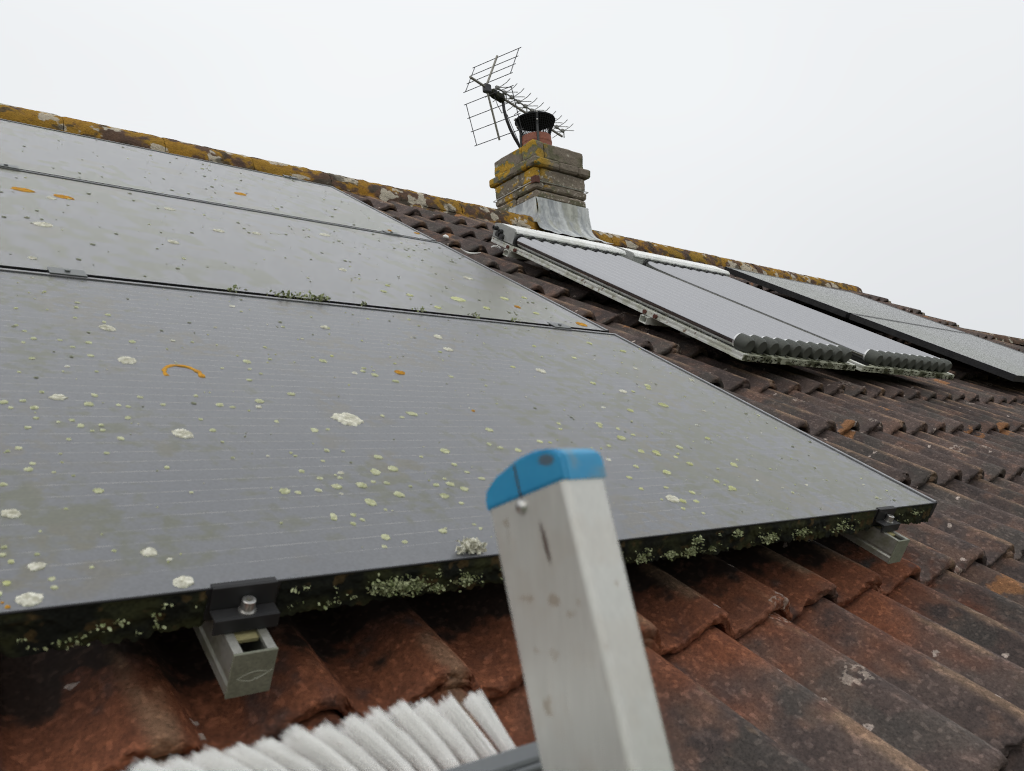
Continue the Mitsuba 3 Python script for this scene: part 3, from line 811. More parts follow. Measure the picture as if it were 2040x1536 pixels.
U1, U2 = PU0 + PH + PGAP, PU0 + 2 * (PH + PGAP)
panels = [panel(PX0, PU0, 'nearest large solar panel, lowest of three on the left, spotted with pale lichen', 'solar panels on the roof', 'panel_glass'),
          panel(PX0, U1, 'middle solar panel of the three stacked up the slope on the left', 'solar panels on the roof'),
          panel(PX0, U2, 'topmost of the three left solar panels, directly below the lichen-covered ridge', 'solar panels on the roof')]
FX = 4.735
far = [panel(FX, 1.655, 'lower far solar panel right of the tube racks, cut off by the right edge', 'solar panels on the roof', 'far_glass'),
       panel(FX, 1.655 + PH + PGAP, 'upper far solar panel right of the tube racks, below the end of the ridge', 'solar panels on the roof', 'far_glass')]
LICHEN = {
    'white': '''0.302,1.349,15.1 0.193,1.064,10.8 0.303,1.208,16.2 0.317,0.958,15.4 0.393,1.310,4.5 0.219,1.172,4.0 0.561,1.537,6.8 0.569,1.007,25.5 0.993,1.453,12.6 0.971,1.370,12.9 0.445,1.046,5.5 0.482,0.841,4.6 0.459,0.788,3.2 0.671,1.202,5.7 1.153,1.272,14.6 1.314,1.171,10.6 1.168,1.077,5.8 1.511,1.331,8.0 0.995,0.719,13.9 1.664,1.273,8.2 0.979,0.854,5.4 1.481,1.073,5.7 0.114,0.783,8.9 0.124,0.690,8.6 0.218,0.697,8.8 0.113,0.643,12.1 0.236,0.644,11.3 0.233,0.682,3.1 0.297,2.023,23.1 0.573,2.028,17.4 0.746,2.243,18.0 0.868,2.288,14.4 1.142,2.434,22.0 0.667,2.444,18.3 0.243,1.728,8.5 0.355,2.330,13.3 1.490,2.099,18.1 0.722,1.452,11.1 0.994,1.454,12.6 0.999,1.979,13.9''',
    'green': '''0.191,1.278,5.7 0.263,1.275,5.7 0.327,1.291,6.5 0.256,1.220,5.1 0.180,1.198,5.0 0.225,1.278,4.2 0.238,1.252,3.8 0.176,1.259,4.0 0.183,1.308,3.7 0.175,1.332,3.2 0.278,1.471,5.4 0.272,1.444,4.8 0.316,1.417,5.4 0.262,1.389,3.7 0.236,1.074,5.7 0.291,1.071,4.8 0.225,1.045,7.0 0.270,1.039,3.9 0.259,1.044,3.8 0.163,1.031,5.8 0.138,1.030,3.6 0.133,1.046,6.0 0.153,1.051,4.4 0.177,1.080,4.3 0.161,1.001,4.0 0.198,0.996,4.2 0.205,0.980,5.5 0.183,0.991,2.7 0.262,1.004,4.9 0.315,1.048,4.1 0.391,1.051,6.5 0.407,1.044,4.8 0.357,0.968,5.2 0.242,0.945,5.7 0.135,0.922,4.6 0.139,0.872,5.3 0.144,0.885,3.6 0.196,0.820,6.7 0.113,0.841,4.2 0.173,0.907,2.5 0.178,0.855,2.5 0.489,1.230,7.7 0.466,1.149,4.9 0.276,0.868,3.8 0.287,0.808,2.7 0.367,1.081,4.3 0.253,1.158,3.3 0.159,1.145,3.3 0.124,0.915,2.7 0.161,0.864,2.4 0.215,0.966,3.1 0.358,0.889,3.1 0.723,1.451,9.8 0.634,1.255,8.6 0.514,1.098,7.4 0.454,1.067,7.9 0.534,1.248,4.3 0.708,1.197,7.6 0.692,1.214,5.8 0.737,1.171,7.1 0.454,0.997,4.5 0.499,0.969,6.8 0.634,1.021,4.6 0.667,1.017,4.7 0.693,1.031,9.7 0.808,0.971,7.8 0.490,0.905,5.2 0.676,0.897,8.4 0.772,0.918,5.8 0.785,0.905,5.8 0.557,0.882,7.7 0.532,0.840,9.1 0.562,0.848,8.5 0.432,0.849,4.8 0.448,0.829,4.4 0.475,0.828,4.1 0.461,0.806,7.6 0.496,0.806,8.3 0.392,0.801,7.9 0.407,0.796,4.6 0.434,0.799,5.5 0.533,0.809,4.7 0.516,0.814,4.2 0.535,0.779,8.0 0.598,0.769,7.0 0.602,0.798,5.4 0.626,0.799,6.8 0.639,0.784,6.8 0.666,0.854,5.3 0.673,0.830,4.3 0.686,0.810,5.7 0.487,0.767,6.4 0.440,0.891,3.3 0.472,0.875,3.4 0.878,1.208,5.1 0.487,0.763,8.3 0.427,0.742,3.5 0.425,0.733,4.5 0.452,0.738,4.3 0.458,0.726,3.9 0.443,0.719,4.2 0.468,0.686,6.3 0.547,0.688,6.0 0.498,0.745,3.0 0.486,0.673,3.9 0.601,0.686,3.9 0.598,0.696,3.1 0.597,0.769,7.0 0.362,0.732,2.3 0.457,0.668,3.8 0.101,0.713,3.6 0.103,0.725,3.0 0.133,0.669,3.3 0.166,0.681,2.5 0.133,0.656,3.3 0.189,0.705,2.6 0.161,0.787,2.3 0.134,0.748,2.1 0.427,0.737,5.0''',
    'yellow': '''1.235,1.065,8.5 0.983,0.998,5.8 0.968,0.975,4.5 1.085,0.998,7.8 1.077,0.986,6.0 1.087,0.937,10.5 1.131,0.950,5.4 1.115,0.976,6.0 0.882,0.926,6.4 0.902,0.922,4.3 1.204,0.896,8.4 1.086,0.883,8.0 1.119,0.878,8.6 1.118,0.869,5.7 0.814,0.895,6.6 1.162,0.830,7.4 1.019,0.828,5.9 1.072,0.804,8.7 0.968,0.792,5.7 1.372,1.099,14.0 1.259,1.213,8.5 1.026,0.906,5.6 1.151,0.857,5.2 1.423,1.197,8.9 1.437,1.215,9.0 1.160,0.765,6.6 1.171,0.738,8.6 1.277,0.820,10.0 1.060,0.734,6.2 1.017,0.754,4.6 0.959,0.755,5.0 1.348,1.173,5.7 1.343,1.379,7.7 1.266,1.446,7.0 1.085,1.285,6.8 1.510,1.513,10.2 1.597,1.468,10.3 1.331,0.932,7.6 0.971,0.720,3.0 1.011,0.711,7.0 1.039,0.707,6.0 1.274,1.813,27.2 1.107,1.792,11.8 1.330,1.753,12.6 1.141,1.703,11.6 1.597,1.933,11.9 1.513,1.761,11.1 1.033,1.798,9.6 1.079,1.867,8.9 1.488,1.890,16.0''',
    'orange': '''0.770,1.216,11.6 0.826,1.048,4.1 0.097,0.636,2.4 0.094,0.643,1.5 0.297,2.381,28.0 0.388,2.373,27.4 1.036,2.953,26.8 1.480,1.808,12.3 1.639,1.696,20.3 1.682,2.780,13.3 1.534,2.731,9.9''',
}
seed = 100
loose = {}
for col, text in LICHEN.items():
    for item in text.split():
        x, u, r = (float(q) for q in item.split(','))
        r *= 0.00088
        seed += 1
        k = 0 if u < PU0 + PH else 1 if u < U1 + PH else 2
        if not (panels[k][3] + 0.003 < u < panels[k][4]):
            continue
        m = crust(x, u, r, min(0.0026, 0.0007 + 0.17 * r), seed)
        if r > 0.0052:
            part(panels[k][0], 'lichen_patch', RM(m), 'lichen_' + col, 40)
        else:
            loose.setdefault((k, col), []).append(m)
# the orange horseshoe on the nearest panel
th = np.linspace(-0.25, math.pi + 0.30, 40)
arc = np.stack([0.371 - 0.026 * np.cos(th), 1.163 + 0.034 * np.sin(th), 0 * th + PT_ - 0.0016], -1)
ring = bumpy(tube(arc, 0.0042 * (0.6 + 0.6 * meshkit.noise(np.stack([th * 4, 0 * th, 0 * th], -1))), 10), 0.0022, 160, 5)
ring.vertices[:, 2] = PT_ - 0.0026 + 0.38 * (ring.vertices[:, 2] - PT_ + 0.0026)
part(panels[0][0], 'lichen_ring', RM(ring), 'lichen_orange', 40, label='orange horseshoe of lichen')
# hundreds of specks
R = np.random.default_rng(21)
for k, num in ((0, 420), (1, 230), (2, 130)):
    P, x0, x1, u0, u1 = panels[k]
    done = 0
    while done < num:
        x, u = R.uniform(x0 + 0.02, x1 - 0.02), R.uniform(u0 + 0.016, u1 - 0.02)
        dens = 0.25 + 0.9 * meshkit.fbm(np.array([x * 3.0, u * 3.0, 1.0]), 3, 8) ** 1.5 + (0.35 if x > 0.9 else 0)
        if R.uniform() > dens:
            continue
        done += 1
        r = (0.0010 + 0.0030 * R.uniform() ** 2.2) * (1.0, 1.5, 1.8)[k]
        col = (('green', 'dull', 'white', 'yellow', 'green') if k == 0 else ('dull', 'dull', 'green', 'dull', 'dull'))[int(R.integers(0, 5))]
        loose.setdefault((k, col), []).append(crust(x, u, r, 0.0005 + 0.28 * r, int(R.integers(0, 10 ** 6)), n=12))
for (k, col), ms in loose.items():
    part(panels[k][0], f'{col}_lichen_specks', RM(cat(ms)), 'lichen_' + col, 40, stuff=True)

def leafy(cx, cu, cn, spread, num, size, seed, up=0.0):
    """A tuft of leafy lichen: many small curled lobes."""
    R = np.random.default_rng(seed)
    ms = []
    for q in range(num):
        o = np.array([cx, cu, cn]) + R.normal(0, 1, 3) * np.array([spread, 0.0035, spread * 0.42])
        o[1] = min(o[1], cu + 0.001) if up == 0 else o[1]
        d = np.array([R.normal(0, 0.7), -1.0 if up == 0 else R.normal(0, 0.6), R.normal(0.1, 0.6) + up])
        d /= np.linalg.norm(d)
        s = np.cross(d, R.normal(0, 1, 3))
        s /= np.linalg.norm(s)
        w = np.cross(d, s)
        r = size * R.uniform(0.5, 1.25)
        v = [o - d * r * 0.5, o + s * r * 0.42, o + d * r * 0.45 + w * r * 0.25, o - s * r * 0.42, o + d * r * 0.8 + s * r * 0.3 + w * r * 0.4, o + d * r * 0.8 - s * r * 0.3 + w * r * 0.4]
        ms.append(trimesh.Trimesh(v, [[0, 1, 2], [0, 2, 3], [1, 4, 2], [2, 4, 5], [2, 5, 3]], process=False))
    return ms


# moss and leafy lichen on the lower edge of the nearest panel
def moss_face(a, b):
    v = np.stack([a, PU0 - 0.0006 + 0 * a, PT_ - 0.0035 - b * 0.036], -1)
    k = meshkit.fbm(v * 55, 3, 31) + 0.6 * (meshkit.fbm(v * 170, 2, 32) - 0.5)
    keep = np.clip(1.6 * meshkit.fbm(v * np.array([9, 1, 30.0]), 3, 33) - 0.35 - 0.9 * (b < 0.22) * (0.22 - b) / 0.22, 0, 1)
    clear = np.minimum.reduce([np.clip((np.abs(a - c) - 0.031) / 0.006, 0, 1) for c in (0.288, 1.506)])
    v[..., 1] -= 0.014 * np.clip(k - 0.18, 0, 1) * keep * clear
    v[..., 1] += 0.003 * (1 - clear)
    v[..., 2] -= 0.010 * b * np.clip(k - 0.3, 0, 1) * clear
    return v


part(panels[0][0], 'moss_fringe', RM(grid(moss_face, np.arange(0.035, 1.70, 0.0022), np.linspace(0, 1, 17))), 'moss', True, stuff=True)
tufts = []
for cx, cn, sp, num in ((0.442, -0.476, 0.010, 120), (0.473, -0.480, 0.010, 120), (0.508, -0.487, 0.005, 30), (0.547, -0.481, 0.008, 50), (0.455, -0.478, 0.015, 60), (0.952, -0.467, 0.006, 40), (0.944, -0.486, 0.008, 60), (0.898, -0.487, 0.006, 35),
                        (1.043, -0.464, 0.006, 25), (1.138, -0.482, 0.009, 70), (0.995, -0.487, 0.004, 18), (1.226, -0.480, 0.012, 40), (0.151, -0.489, 0.005, 12), (0.168, -0.477, 0.004, 10), (0.208, -0.474, 0.003, 8), (0.218, -0.465, 0.003, 8),
                        (0.212, -0.484, 0.003, 8), (0.198, -0.490, 0.003, 7), (0.117, -0.490, 0.003, 7), (0.135, -0.490, 0.003, 7), (0.179, -0.475, 0.003, 8), (0.62, -0.488, 0.008, 30), (0.76, -0.478, 0.012, 50), (0.84, -0.484, 0.010, 35),
                        (1.35, -0.478, 0.015, 35), (0.381, -0.486, 0.006, 14), (0.336, -0.464, 0.003, 8), (1.62, -0.47, 0.006, 12)):
    tufts += leafy(cx, PU0 - 0.006, cn, sp, int(num * (2.0 if cx > 0.4 else 1.0)), 0.0031, int(cx * 1000))
for q in range(60):
    tufts += leafy(R.uniform(0.04, 1.70), PU0 - 0.004, R.uniform(-0.49, -0.462), 0.0022, int(R.integers(2, 9)), 0.0021, 5000 + q)
part(panels[0][0], 'leafy_lichen', RM(cat(tufts)), {'type': 'twosided', 'bsdf': {'type': 'ref', 'id': 'lichen_leaf'}}, False, stuff=True)
big = leafy(0.556, PU0 + 0.012, PT_ + 0.003, 0.0095, 150, 0.0050, 77, up=0.6) + leafy(0.559, PU0 + 0.022, PT_ + 0.001, 0.004, 40, 0.005, 78, up=0.5)
part(panels[0][0], 'white_lichen_tuft', RM(cat(big)), {'type': 'twosided', 'bsdf': {'type': 'ref', 'id': 'lichen_white'}}, False, label='white tuft of lichen on the lower edge')
# debris in the slot between the lower two panels
slot = []
for cx, num in ((0.597, 20), (0.70, 25), (0.731, 40), (0.765, 30), (0.796, 70), (0.90, 12), (1.05, 16), (1.22, 14), (1.36, 16)):
    slot += leafy(cx, U1 - 0.008, PT_ + 0.002, 0.010, num, 0.006, int(cx * 999), up=0.4)
part(panels[1][0], 'moss_tuft', RM(cat(slot)), {'type': 'twosided', 'bsdf': {'type': 'ref', 'id': 'lichen_leaf'}}, False, stuff=True)

# ================================================================== rails under the near panels, with clamps
RT, RB = -0.4945, -0.5415
for q, (xa, xb, label) in enumerate(((0.268, 0.308, 'aluminium rail sticking out below the nearest panel at left, grey end cap above the brush'),
                                     (1.486, 1.528, 'aluminium rail sticking out below the nearest panel by its right corner'))):
    RL = thing('mounting_rail', label, 'rail', 'rails under the near panels')
    xm = (xa + xb) / 2
    w, t = 0.0085, 0.003
    sec = [(xa, RB), (xb, RB), (xb, RB + 0.010), (xb - 0.002, RB + 0.013), (xb - 0.002, RB + 0.016), (xb, RB + 0.018), (xb, RT), (xb - w, RT), (xb - w, RT - 0.004), (xb - t, RT - 0.006), (xb - t, RB + t), (xa + t, RB + t), (xa + t, RT - 0.006), (xa + w, RT - 0.004), (xa + w, RT),
           (xa, RT), (xa, RB + 0.018), (xa + 0.002, RB + 0.016), (xa + 0.002, RB + 0.013), (xa, RB + 0.010)]
    scene[RL] = mikit.ply(RM(profile(sec, 1, 0.579, 3.70)), 'rail_alu', smooth=False)
    cap = part(RL, 'end_cap', RM(box(xa - 0.0008, xb + 0.0008, 0.5758, 0.5788, RB - 0.0008, RT + 0.0006, 0.0007)), 'cap_grey', 30)
    part(RL, 'filler_strip', RM(bumpy(box(xa + w + 0.0004, xb - w - 0.0004, 0.600, 3.69, RT - 0.007, RT - 0.003, 0.0005), 0.0008, 80, 4)), 'felt_yellow', 30)
    if q == 0:   # the mark moulded into the cap: a pointed lens whose strokes run on to the right
        a = np.linspace(0, 1, 24)
        lens = [np.stack([xm - 0.014 + 0.028 * a, 0 * a + 0.5756, -0.521 + s * 0.0048 * np.sin(a * math.pi * (0.86 if s > 0 else 1.0)) + 0.0012 * a], -1) for s in (1, -1)]
        tail = np.stack([xm + 0.002 + 0.017 * a, 0 * a + 0.5756, -0.5245 + 0.0075 * a ** 1.6 + 0.001], -1)
        part(cap, 'moulded_mark', RM(cat([tube(c, 0.00042, 6) for c in lens + [tail]])), 'alu_light', 40)
    ec = part(RL, 'end_clamp', RM(cat([box(xm - 0.031, xm + 0.031, PU0 - 0.0035, PU0 - 0.0008, -0.479, PT_ - 0.0006, 0.0006), box(xm - 0.031, xm + 0.031, PU0 - 0.0007, PU0 + 0.006, PT_ - 0.0021, PT_ - 0.0008, 0.0004),
                                       box(xm - 0.031, xm + 0.031, PU0 - 0.0185, PU0 - 0.0036, -0.481, -0.4785, 0.0006), box(xm - 0.031, xm + 0.031, PU0 - 0.0215, PU0 - 0.0187, RT + 0.0004, -0.4785, 0.0006)])), 'black_frame', False)
    part(ec, 'bolt', RM(rev([(0.0030, 0.0075), (0.0030, 0.0125), (0.0060, 0.0125), (0.0066, 0.0118), (0.0066, 0.0015), (0.0085, 0.0015), (0.0085, 0.0), (0.0, 0.0), (0.0, 0.0075), (0.0030, 0.0075)], sections=28).apply_translation([xm + 0.002, PU0 - 0.0108, -0.4786])), 'steel', 40)
    for ug in (U1 - PGAP / 2, U2 - PGAP / 2, U2 + PH + 0.012):
        mc = part(RL, 'mid_clamp', RM(cat([box(xm - 0.031, xm + 0.031, ug - 0.019, ug + 0.019, PT_ + 0.0008, PT_ + 0.0032, 0.0005), box(xm - 0.031, xm + 0.031, ug - 0.0105, ug - 0.008, RT, PT_ + 0.0006, 0.0004), box(xm - 0.031, xm + 0.031, ug + 0.008, ug + 0.0105, RT, PT_ + 0.0006, 0.0004)])), 'grey_clamp', False)
        part(mc, 'bolt', RM(trimesh.creation.cylinder(0.005, 0.003, sections=20).apply_translation([xm, ug, PT_ + 0.0049])), 'grey_clamp', 40)
    for uh in (0.86, 1.90, 2.95):
        part(RL, 'roof_hook', RM(box(xm - 0.016, xm + 0.016, uh - 0.05, uh + 0.05, NT - 0.02, RB - 0.001, 0.003)), 'steel', 30)

# ================================================================== evacuated tube collectors
for q, (xa, xb, xt, label) in enumerate(((2.431, 3.195, 2.462, 'left of two tube racks, grey box with black pipe stubs at its upper end'),
                                         (3.255, 4.105, 3.376, 'right of two tube racks, beside the far panels with tall black edges'))):
    CO = thing('solar_tube_collector', label, 'solar collector', 'evacuated tube racks')
    ua, ub = 1.682, 3.315
    for xr_ in (xa, xb - 0.030):
        sec = [(xr_, -0.5195), (xr_ + 0.030, -0.5195), (xr_ + 0.030, -0.4955), (xr_, -0.4955), (xr_, -0.502), (xr_ + 0.002, -0.5035), (xr_ + 0.002, -0.5105), (xr_, -0.512)]
        part(CO, 'side_rail', RM(profile(sec, 1, ua + 0.003, ub)), 'collector_rail', False)
    part(CO, 'grooved_strip', RM(cat([box(xa + 0.031 + 0.006 * s, xa + 0.0355 + 0.006 * s, ua + 0.06, 3.13, -0.507, -0.497 - 0.001 * s, 0.0008) for s in range(5)])), 'olive_strip', False)
    part(CO, 'back_sheet', RM(box(xa + 0.03, xb - 0.03, ua + 0.05, 3.30, -0.5185, -0.516, 0.0005)), 'dark_plate', False)
    part(CO, 'bottom_tray', RM(cat([box(xa - 0.001, xb + 0.001, ua - 0.001, ua + 0.0015, -0.5205, -0.4965, 0.0005), box(xa - 0.001, xb + 0.001, ua + 0.0016, ua + 0.055, -0.5215, -0.519, 0.0005), box(xa + 0.032, xb - 0.032, ua + 0.0017, ua + 0.010, -0.4985, -0.4965, 0.0004)])), 'tray_metal', False)
    part(CO, 'tube_bracket', RM(cat([box(xt + 0.0735 * k - 0.022, xt + 0.0735 * k + 0.022, ua + 0.012, ua + 0.034, -0.518, -0.494, 0.002) for k in range(10)])), 'tray_metal', False, stuff=True)
    # manifold: a shell of coated sheet with sloping shoulders
    sec = [(3.313, -0.491), (3.318, -0.430), (3.268, -0.418), (3.150, -0.418), (3.138, -0.428), (3.134, -0.491)]
    part(CO, 'manifold_box', RM(profile(sec, 0, xa + 0.002, xb - 0.002)), 'grey_coat', False)
    part(CO, 'manifold_cover', RM(cat([profile([(3.3195, -0.4300), (3.2685, -0.4172), (3.1495, -0.4172), (3.1360, -0.4280), (3.1345, -0.4330), (3.1330, -0.4330), (3.1345, -0.4265), (3.1490, -0.4155), (3.2687, -0.4155), (3.3210, -0.4290)], 0, xa + 0.004, xb - 0.004)])), 'white_coat', 30)
    ep = part(CO, 'end_plate', RM(profile([(3.312, -0.490), (3.316, -0.431), (3.267, -0.4195), (3.1505, -0.4195), (3.1395, -0.429), (3.136, -0.490)], 0, xa - 0.0015, xa + 0.0018)), 'grey_coat', False)
    part(CO, 'end_plate', RM(profile([(3.312, -0.490), (3.316, -0.431), (3.267, -0.4195), (3.1505, -0.4195), (3.1395, -0.429), (3.136, -0.490)], 0, xb - 0.0018, xb + 0.0015)), 'grey_coat', False)
    if q == 0:
        for uu, nn, L in ((3.288, -0.446, 0.024), (3.243, -0.452, 0.02)):
            st = rev([(0.0, 0.004), (0.006, 0.004), (0.006, L), (0.011, L), (0.011, 0.0), (0.0, 0.0)], sections=24)
            part(CO, 'pipe_stub', RM(st.apply_transform(trimesh.transformations.rotation_matrix(-math.pi / 2, [0, 1, 0])).apply_translation([xa - 0.002, uu, nn])), 'dark_plastic', 40)
        for uu, nn in ((3.262, -0.470), (3.226, -0.474)):
            part(CO, 'pipe_stub', RM(trimesh.creation.cylinder(0.013, 0.016, sections=24).apply_transform(trimesh.transformations.rotation_matrix(math.pi / 2, [0, 1, 0])).apply_translation([xa - 0.009, uu, nn])), 'dark_plastic', 40)
    for k in range(10):
        x, nn = xt + 0.0735 * k, -0.466
        tb = part(CO, 'tube', RM(tube([(x, 1.735, nn), (x, 2.4, nn), (x, 3.139, nn)], 0.0262, 28)), 'tube_glass', 60)
        part(tb, 'end_cap', RM(tube([(x, 1.742, nn), (x, 1.715, nn), (x, 1.700, nn - 0.001), (x, 1.692, nn - 0.002)], [0.0305, 0.0312, 0.0300, 0.0245], 26)), 'rubber', 40)
        part(tb, 'white_ring', RM(tube([(x, 1.7425, nn), (x, 1.752, nn)], 0.0268, 26)), 'tube_ring', 60)
        part(tb, 'collar', RM(trimesh.creation.torus(0.030, 0.0065, 28, 10).apply_transform(trimesh.transformations.rotation_matrix(math.pi / 2, [1, 0, 0])).apply_translation([x, 3.131, nn])), 'dark_plastic', 40)
    for uu in (3.152, 2.178):
        for du in (0.0, -0.075):
            bk = part(CO, 'bracket', RM(box(xa - 0.003, xa - 0.0005, uu - 0.040 + du, uu + 0.022 + du, -0.5185, -0.4970, 0.0005)), 'collector_rail', False) if du == 0 else bk
            part(bk, 'bolt', RM(trimesh.creation.cylinder(0.0085, 0.010, sections=18).apply_transform(trimesh.transformations.rotation_matrix(math.pi / 2, [0, 1, 0])).apply_translation([xa - 0.006, uu + du * 0.8 + 0.008, -0.508])), 'rust', 30)
    if q == 0:
        bits = [m for s in range(240) for m in leafy(xa + R.uniform(0.022, 0.033), R.uniform(1.80, 3.02), -0.4960, 0.002, 2, 0.006 if R.uniform() < 0.3 else 0.0040, 9000 + s, up=0.8)]
        part(CO, 'flaking_crust', RM(cat(bits)), {'type': 'twosided', 'bsdf': {'type': 'ref', 'id': 'lichen_white'}}, False, stuff=True)
    moss = [m for s in range(90) for m in leafy(R.uniform(xa, xb), ua - 0.003, R.uniform(-0.519, -0.499), 0.004, 3, 0.005, 12000 + 100 * q + s)]
    part(CO, 'moss_fringe', RM(cat(moss)), 'moss', False, stuff=True)
for uu, label in ((3.145, 'white channel bar, open end showing under the top of the left tube rack'), (2.168, 'white channel bar, open end showing under the middle of the left tube rack')):
    MB = thing('mounting_bar', label, 'bar', 'channel bars under the tube racks')
    c = [(-0.018, -0.5505), (0.022, -0.5505), (0.022, -0.5215), (0.008, -0.5215), (0.008, -0.5245), (0.0192, -0.5245), (0.0192, -0.5475), (-0.0152, -0.5475), (-0.0152, -0.5245), (-0.004, -0.5245), (-0.004, -0.5215), (-0.018, -0.5215)]
    scene[MB] = mikit.ply(RM(profile([(uu + a, b) for a, b in c], 0, 2.412, 4.14)), 'collector_rail', smooth=False)
    part(MB, 'roof_hook', RM(cat([box(x - 0.015, x + 0.015, uu - 0.03, uu + 0.03, -0.585, -0.551, 0.002) for x in (2.7, 3.5, 3.95)])), 'steel', False, stuff=True)

# scraps of white plastic lying on the tiles beside the panels
t = np.linspace(0, 1, 14)
solid('plastic_strip', RM(tube(np.stack([2.175 + 0.10 * t, 3.185 - 0.03 * t + 0.012 * np.sin(t * 3.1), -0.557 - 0.016 * np.sin(t * math.pi)], -1), 0.004 * (0.35 + np.sin(t * math.pi)), 8)), 'white_plastic', 'thin curved white strip lying on the tiles right of the middle panel', 'strip')
a = np.linspace(0, 5.4, 30)
solid('plastic_loop', RM(tube(np.stack([2.505 + 0.024 * np.cos(a), 3.352 + 0.032 * np.sin(a), -0.552 + 0.006 * np.sin(a * 2)], -1), 0.0024, 8)), 'white_plastic', 'loop of white plastic on the tiles just left of the tube racks', 'loop')
solid('pebble', RM(bumpy(trimesh.creation.icosphere(3, 0.013).apply_scale([1.3, 1, 0.8]).apply_translation([2.222, 3.40, -0.552]), 0.003, 60, 3)), 'white_plastic', 'small white pebble on the tiles above the curved white strip', 'pebble', 40)

# ================================================================== ladder
LA = thing('ladder', 'aluminium ladder in the foreground, its stile ending in a ribbed bright blue plastic cap', 'ladder')
LC = np.array([0.2337, 0.2575, 0.0063])
LL, LD, LX = np.array([-0.0093, 0.2169, 0.9762]), np.array([-0.0418, 0.9753, -0.2170]), np.array([0.9991, 0.0428, 0.0])
LW, LT = 0.055, 0.0255
LM = np.stack([LX, LD, LL], 1)


def LAD(m):
    m = m.copy()
    m.vertices = m.vertices @ LM.T + LC + [0, 0, ZC]
    return m


from shapely.geometry import Polygon, box as sbox


def stile(x0):
    o = sbox(x0, 0, x0 + LT, LW).buffer(-0.0040).buffer(0.0040, quad_segs=8)
    i = sbox(x0 + 0.0022, 0.0022, x0 + LT - 0.0022, LW - 0.0022)
    m = trimesh.creation.extrude_polygon(o.difference(i), 3.03, engine='earcut')
    m.apply_translation([0, 0, -3.03])
    return LAD(m)


for x0 in (0.0, -0.335):
    st = part(LA, 'stile', stile(x0), 'ladder_alu', 40)
    pf = [(0.0552, -0.0004), (0.0550, 0.0050), (0.0530, 0.0092), (0.0480, 0.0120), (0.0434, 0.0140)]
    for s in np.linspace(0.0425, 0.0150, 12):      # ribs along the top
        top = np.interp(s, [0.0, 0.006, 0.0178, 0.0291, 0.0434], [0.0118, 0.0150, 0.0172, 0.0170, 0.0138])
        pf += [(s, top + 0.0006), (s - 0.0008, top + 0.0006), (s - 0.0011, top - 0.0002), (s - 0.0019, top - 0.0002)]
    pf += [(0.0100, 0.0163), (0.0060, 0.0152), (0.0020, 0.0134), (-0.0002, 0.0112), (-0.0009, 0.0080), (-0.0009, -0.0004)]
    core = Polygon(pf)
    sl = []
    for ins, xa, xb in ((0.0, 0.0018, LT - 0.0018), (-0.0007, -0.0001, 0.0017), (-0.0007, LT - 0.0017, LT + 0.0001), (-0.0018, -0.0008, -0.0002), (-0.0018, LT + 0.0002, LT + 0.0008)):
        pg = core.buffer(ins) if ins else core
        pg = pg if pg.geom_type == 'Polygon' else max(pg.geoms, key=lambda z_: z_.area)
        m = trimesh.creation.extrude_polygon(pg, xb - xa, engine='earcut')
        v = np.array(m.vertices)
        sl.append(trimesh.Trimesh(np.stack([v[:, 2] + xa + x0, v[:, 0], np.maximum(v[:, 1], -0.0004)], -1), m.faces, process=False))
    cp_ = part(st, 'end_cap', LAD(cat(sl)), 'blue_plastic', 25)
    part(cp_, 'seam', LAD(box(x0 - 0.0014, x0 - 0.0006, 0.0283, 0.0293, 0.0, 0.0150, 0.0002)), 'dark_plastic', False)
    part(st, 'rivet', LAD(trimesh.creation.icosphere(3, 0.0034).apply_scale([0.75, 1, 1]).apply_translation([x0 - 0.0003, 0.0300, -0.0042])), 'steel', True)
for k in range(11):
    part(LA, 'rung', LAD(box(-0.335 + LT + 0.0001, -0.0001, 0.012, 0.042, -0.27 - 0.25 * k, -0.243 - 0.25 * k, 0.004)), 'ladder_alu', False)

# ================================================================== brush
BR = thing('scrubbing_brush', 'white-bristled cleaning brush at the bottom of the picture beside the ladder', 'brush')
BB, BW = np.array([0.0, 0.80, 0.60]), np.array([0.0, -0.60, 0.80])
BO = np.array([0.0, 0.362, -0.150])
BM = np.stack([[1, 0, 0], BW, BB], 1)


def BRU(m):
    m = m.copy()
    m.vertices = m.vertices @ BM.T + BO + [0, 0, ZC]
    m.invert()
    return m


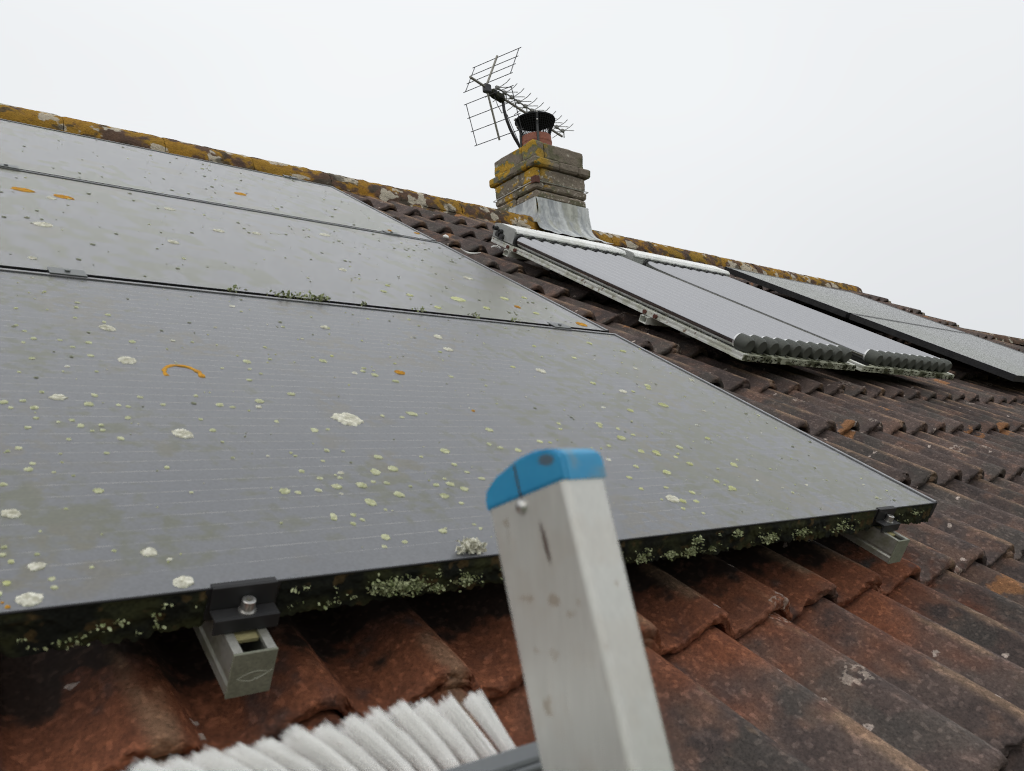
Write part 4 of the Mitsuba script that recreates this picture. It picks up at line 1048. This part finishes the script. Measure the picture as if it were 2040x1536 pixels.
XA, XB = 0.0, 0.283
part(BR, 'stock', BRU(box(XA, XB - 0.0003, -0.021, 0.021, -0.0040, 0.002, 0.001)), 'brush_red', 30)
part(BR, 'back_plate', BRU(box(XA - 0.004, XB + 0.004, -0.0245, 0.0245, -0.0100, -0.0067, 0.001)), 'bumper_grey', 30)
part(BR, 'bumper', BRU(cat([box(XA - 0.006, XB + 0.006, 0.0212, 0.0262, -0.0065, 0.004, 0.0015), box(XA - 0.006, XB + 0.006, -0.0262, -0.0212, -0.0065, 0.004, 0.0015), box(XB + 0.0002, XB + 0.006, -0.021, 0.021, -0.0065, 0.004, 0.0015), box(XA - 0.006, XA - 0.0002, -0.021, 0.021, -0.0065, 0.004, 0.0015)])), 'bumper_grey', 30)
R = np.random.default_rng(5)
hv, hf = [], []
for ix in range(24):
    for iw in range(3):
        bx, bw = XA + 0.008 + ix * (XB - XA - 0.016) / 23 , -0.0135 + iw * 0.0135
        lean = np.array([-0.16 - 0.66 * min(1.0, (XB - bx) / 0.12) + R.normal(0, 0.018), 0.20 * bw / 0.0155 + R.normal(0, 0.02)])
        ln = 0.0445 - 0.004 * max(0.0, 1 - (XB - bx) / 0.03) + R.normal(0, 0.0005)
        for s in range(140):
            rr, an = 0.0036 * math.sqrt(R.uniform()), R.uniform(0, 2 * math.pi)
            ox, ow = rr * math.cos(an), rr * math.sin(an)
            sp = 1.0 + R.normal(0, 0.18)
            tx, tw = lean[0] + ox / 0.0036 * 0.030 * sp + R.normal(0, 0.02), lean[1] + ow / 0.0036 * 0.040 * sp + R.normal(0, 0.02)
            L = ln * R.uniform(0.97, 1.01)
            base = len(hv)
            for t in (0.0, 0.35, 0.7, 1.0):
                px, pw, pz = bx + ox + tx * L * t ** 1.5, bw + ow + tw * L * t ** 1.4, 0.002 + L * t
                w = 0.00030 * (1 - 0.35 * t)
                for k in range(3):
                    hv.append((px + w * math.cos(2.094 * k), pw + w * math.sin(2.094 * k), pz))
            for k in range(3):
                for j in range(3):
                    a, b = base + 3 * k + j, base + 3 * k + (j + 1) % 3
                    hf += [[a, b, b + 3], [a, b + 3, a + 3]]
part(BR, 'bristles', BRU(trimesh.Trimesh(np.array(hv), np.array(hf), process=False)), 'bristle_white', False, stuff=True)
part(BR, 'pole', UP(tube([(0.140, 0.346, -0.143), (0.140, 0.325, -0.175), (0.140, 0.225, -0.45), (0.140, 0.165, -0.62), (0.140, -0.60, -2.95)], 0.0125, 16)), 'pole_grey', 40)
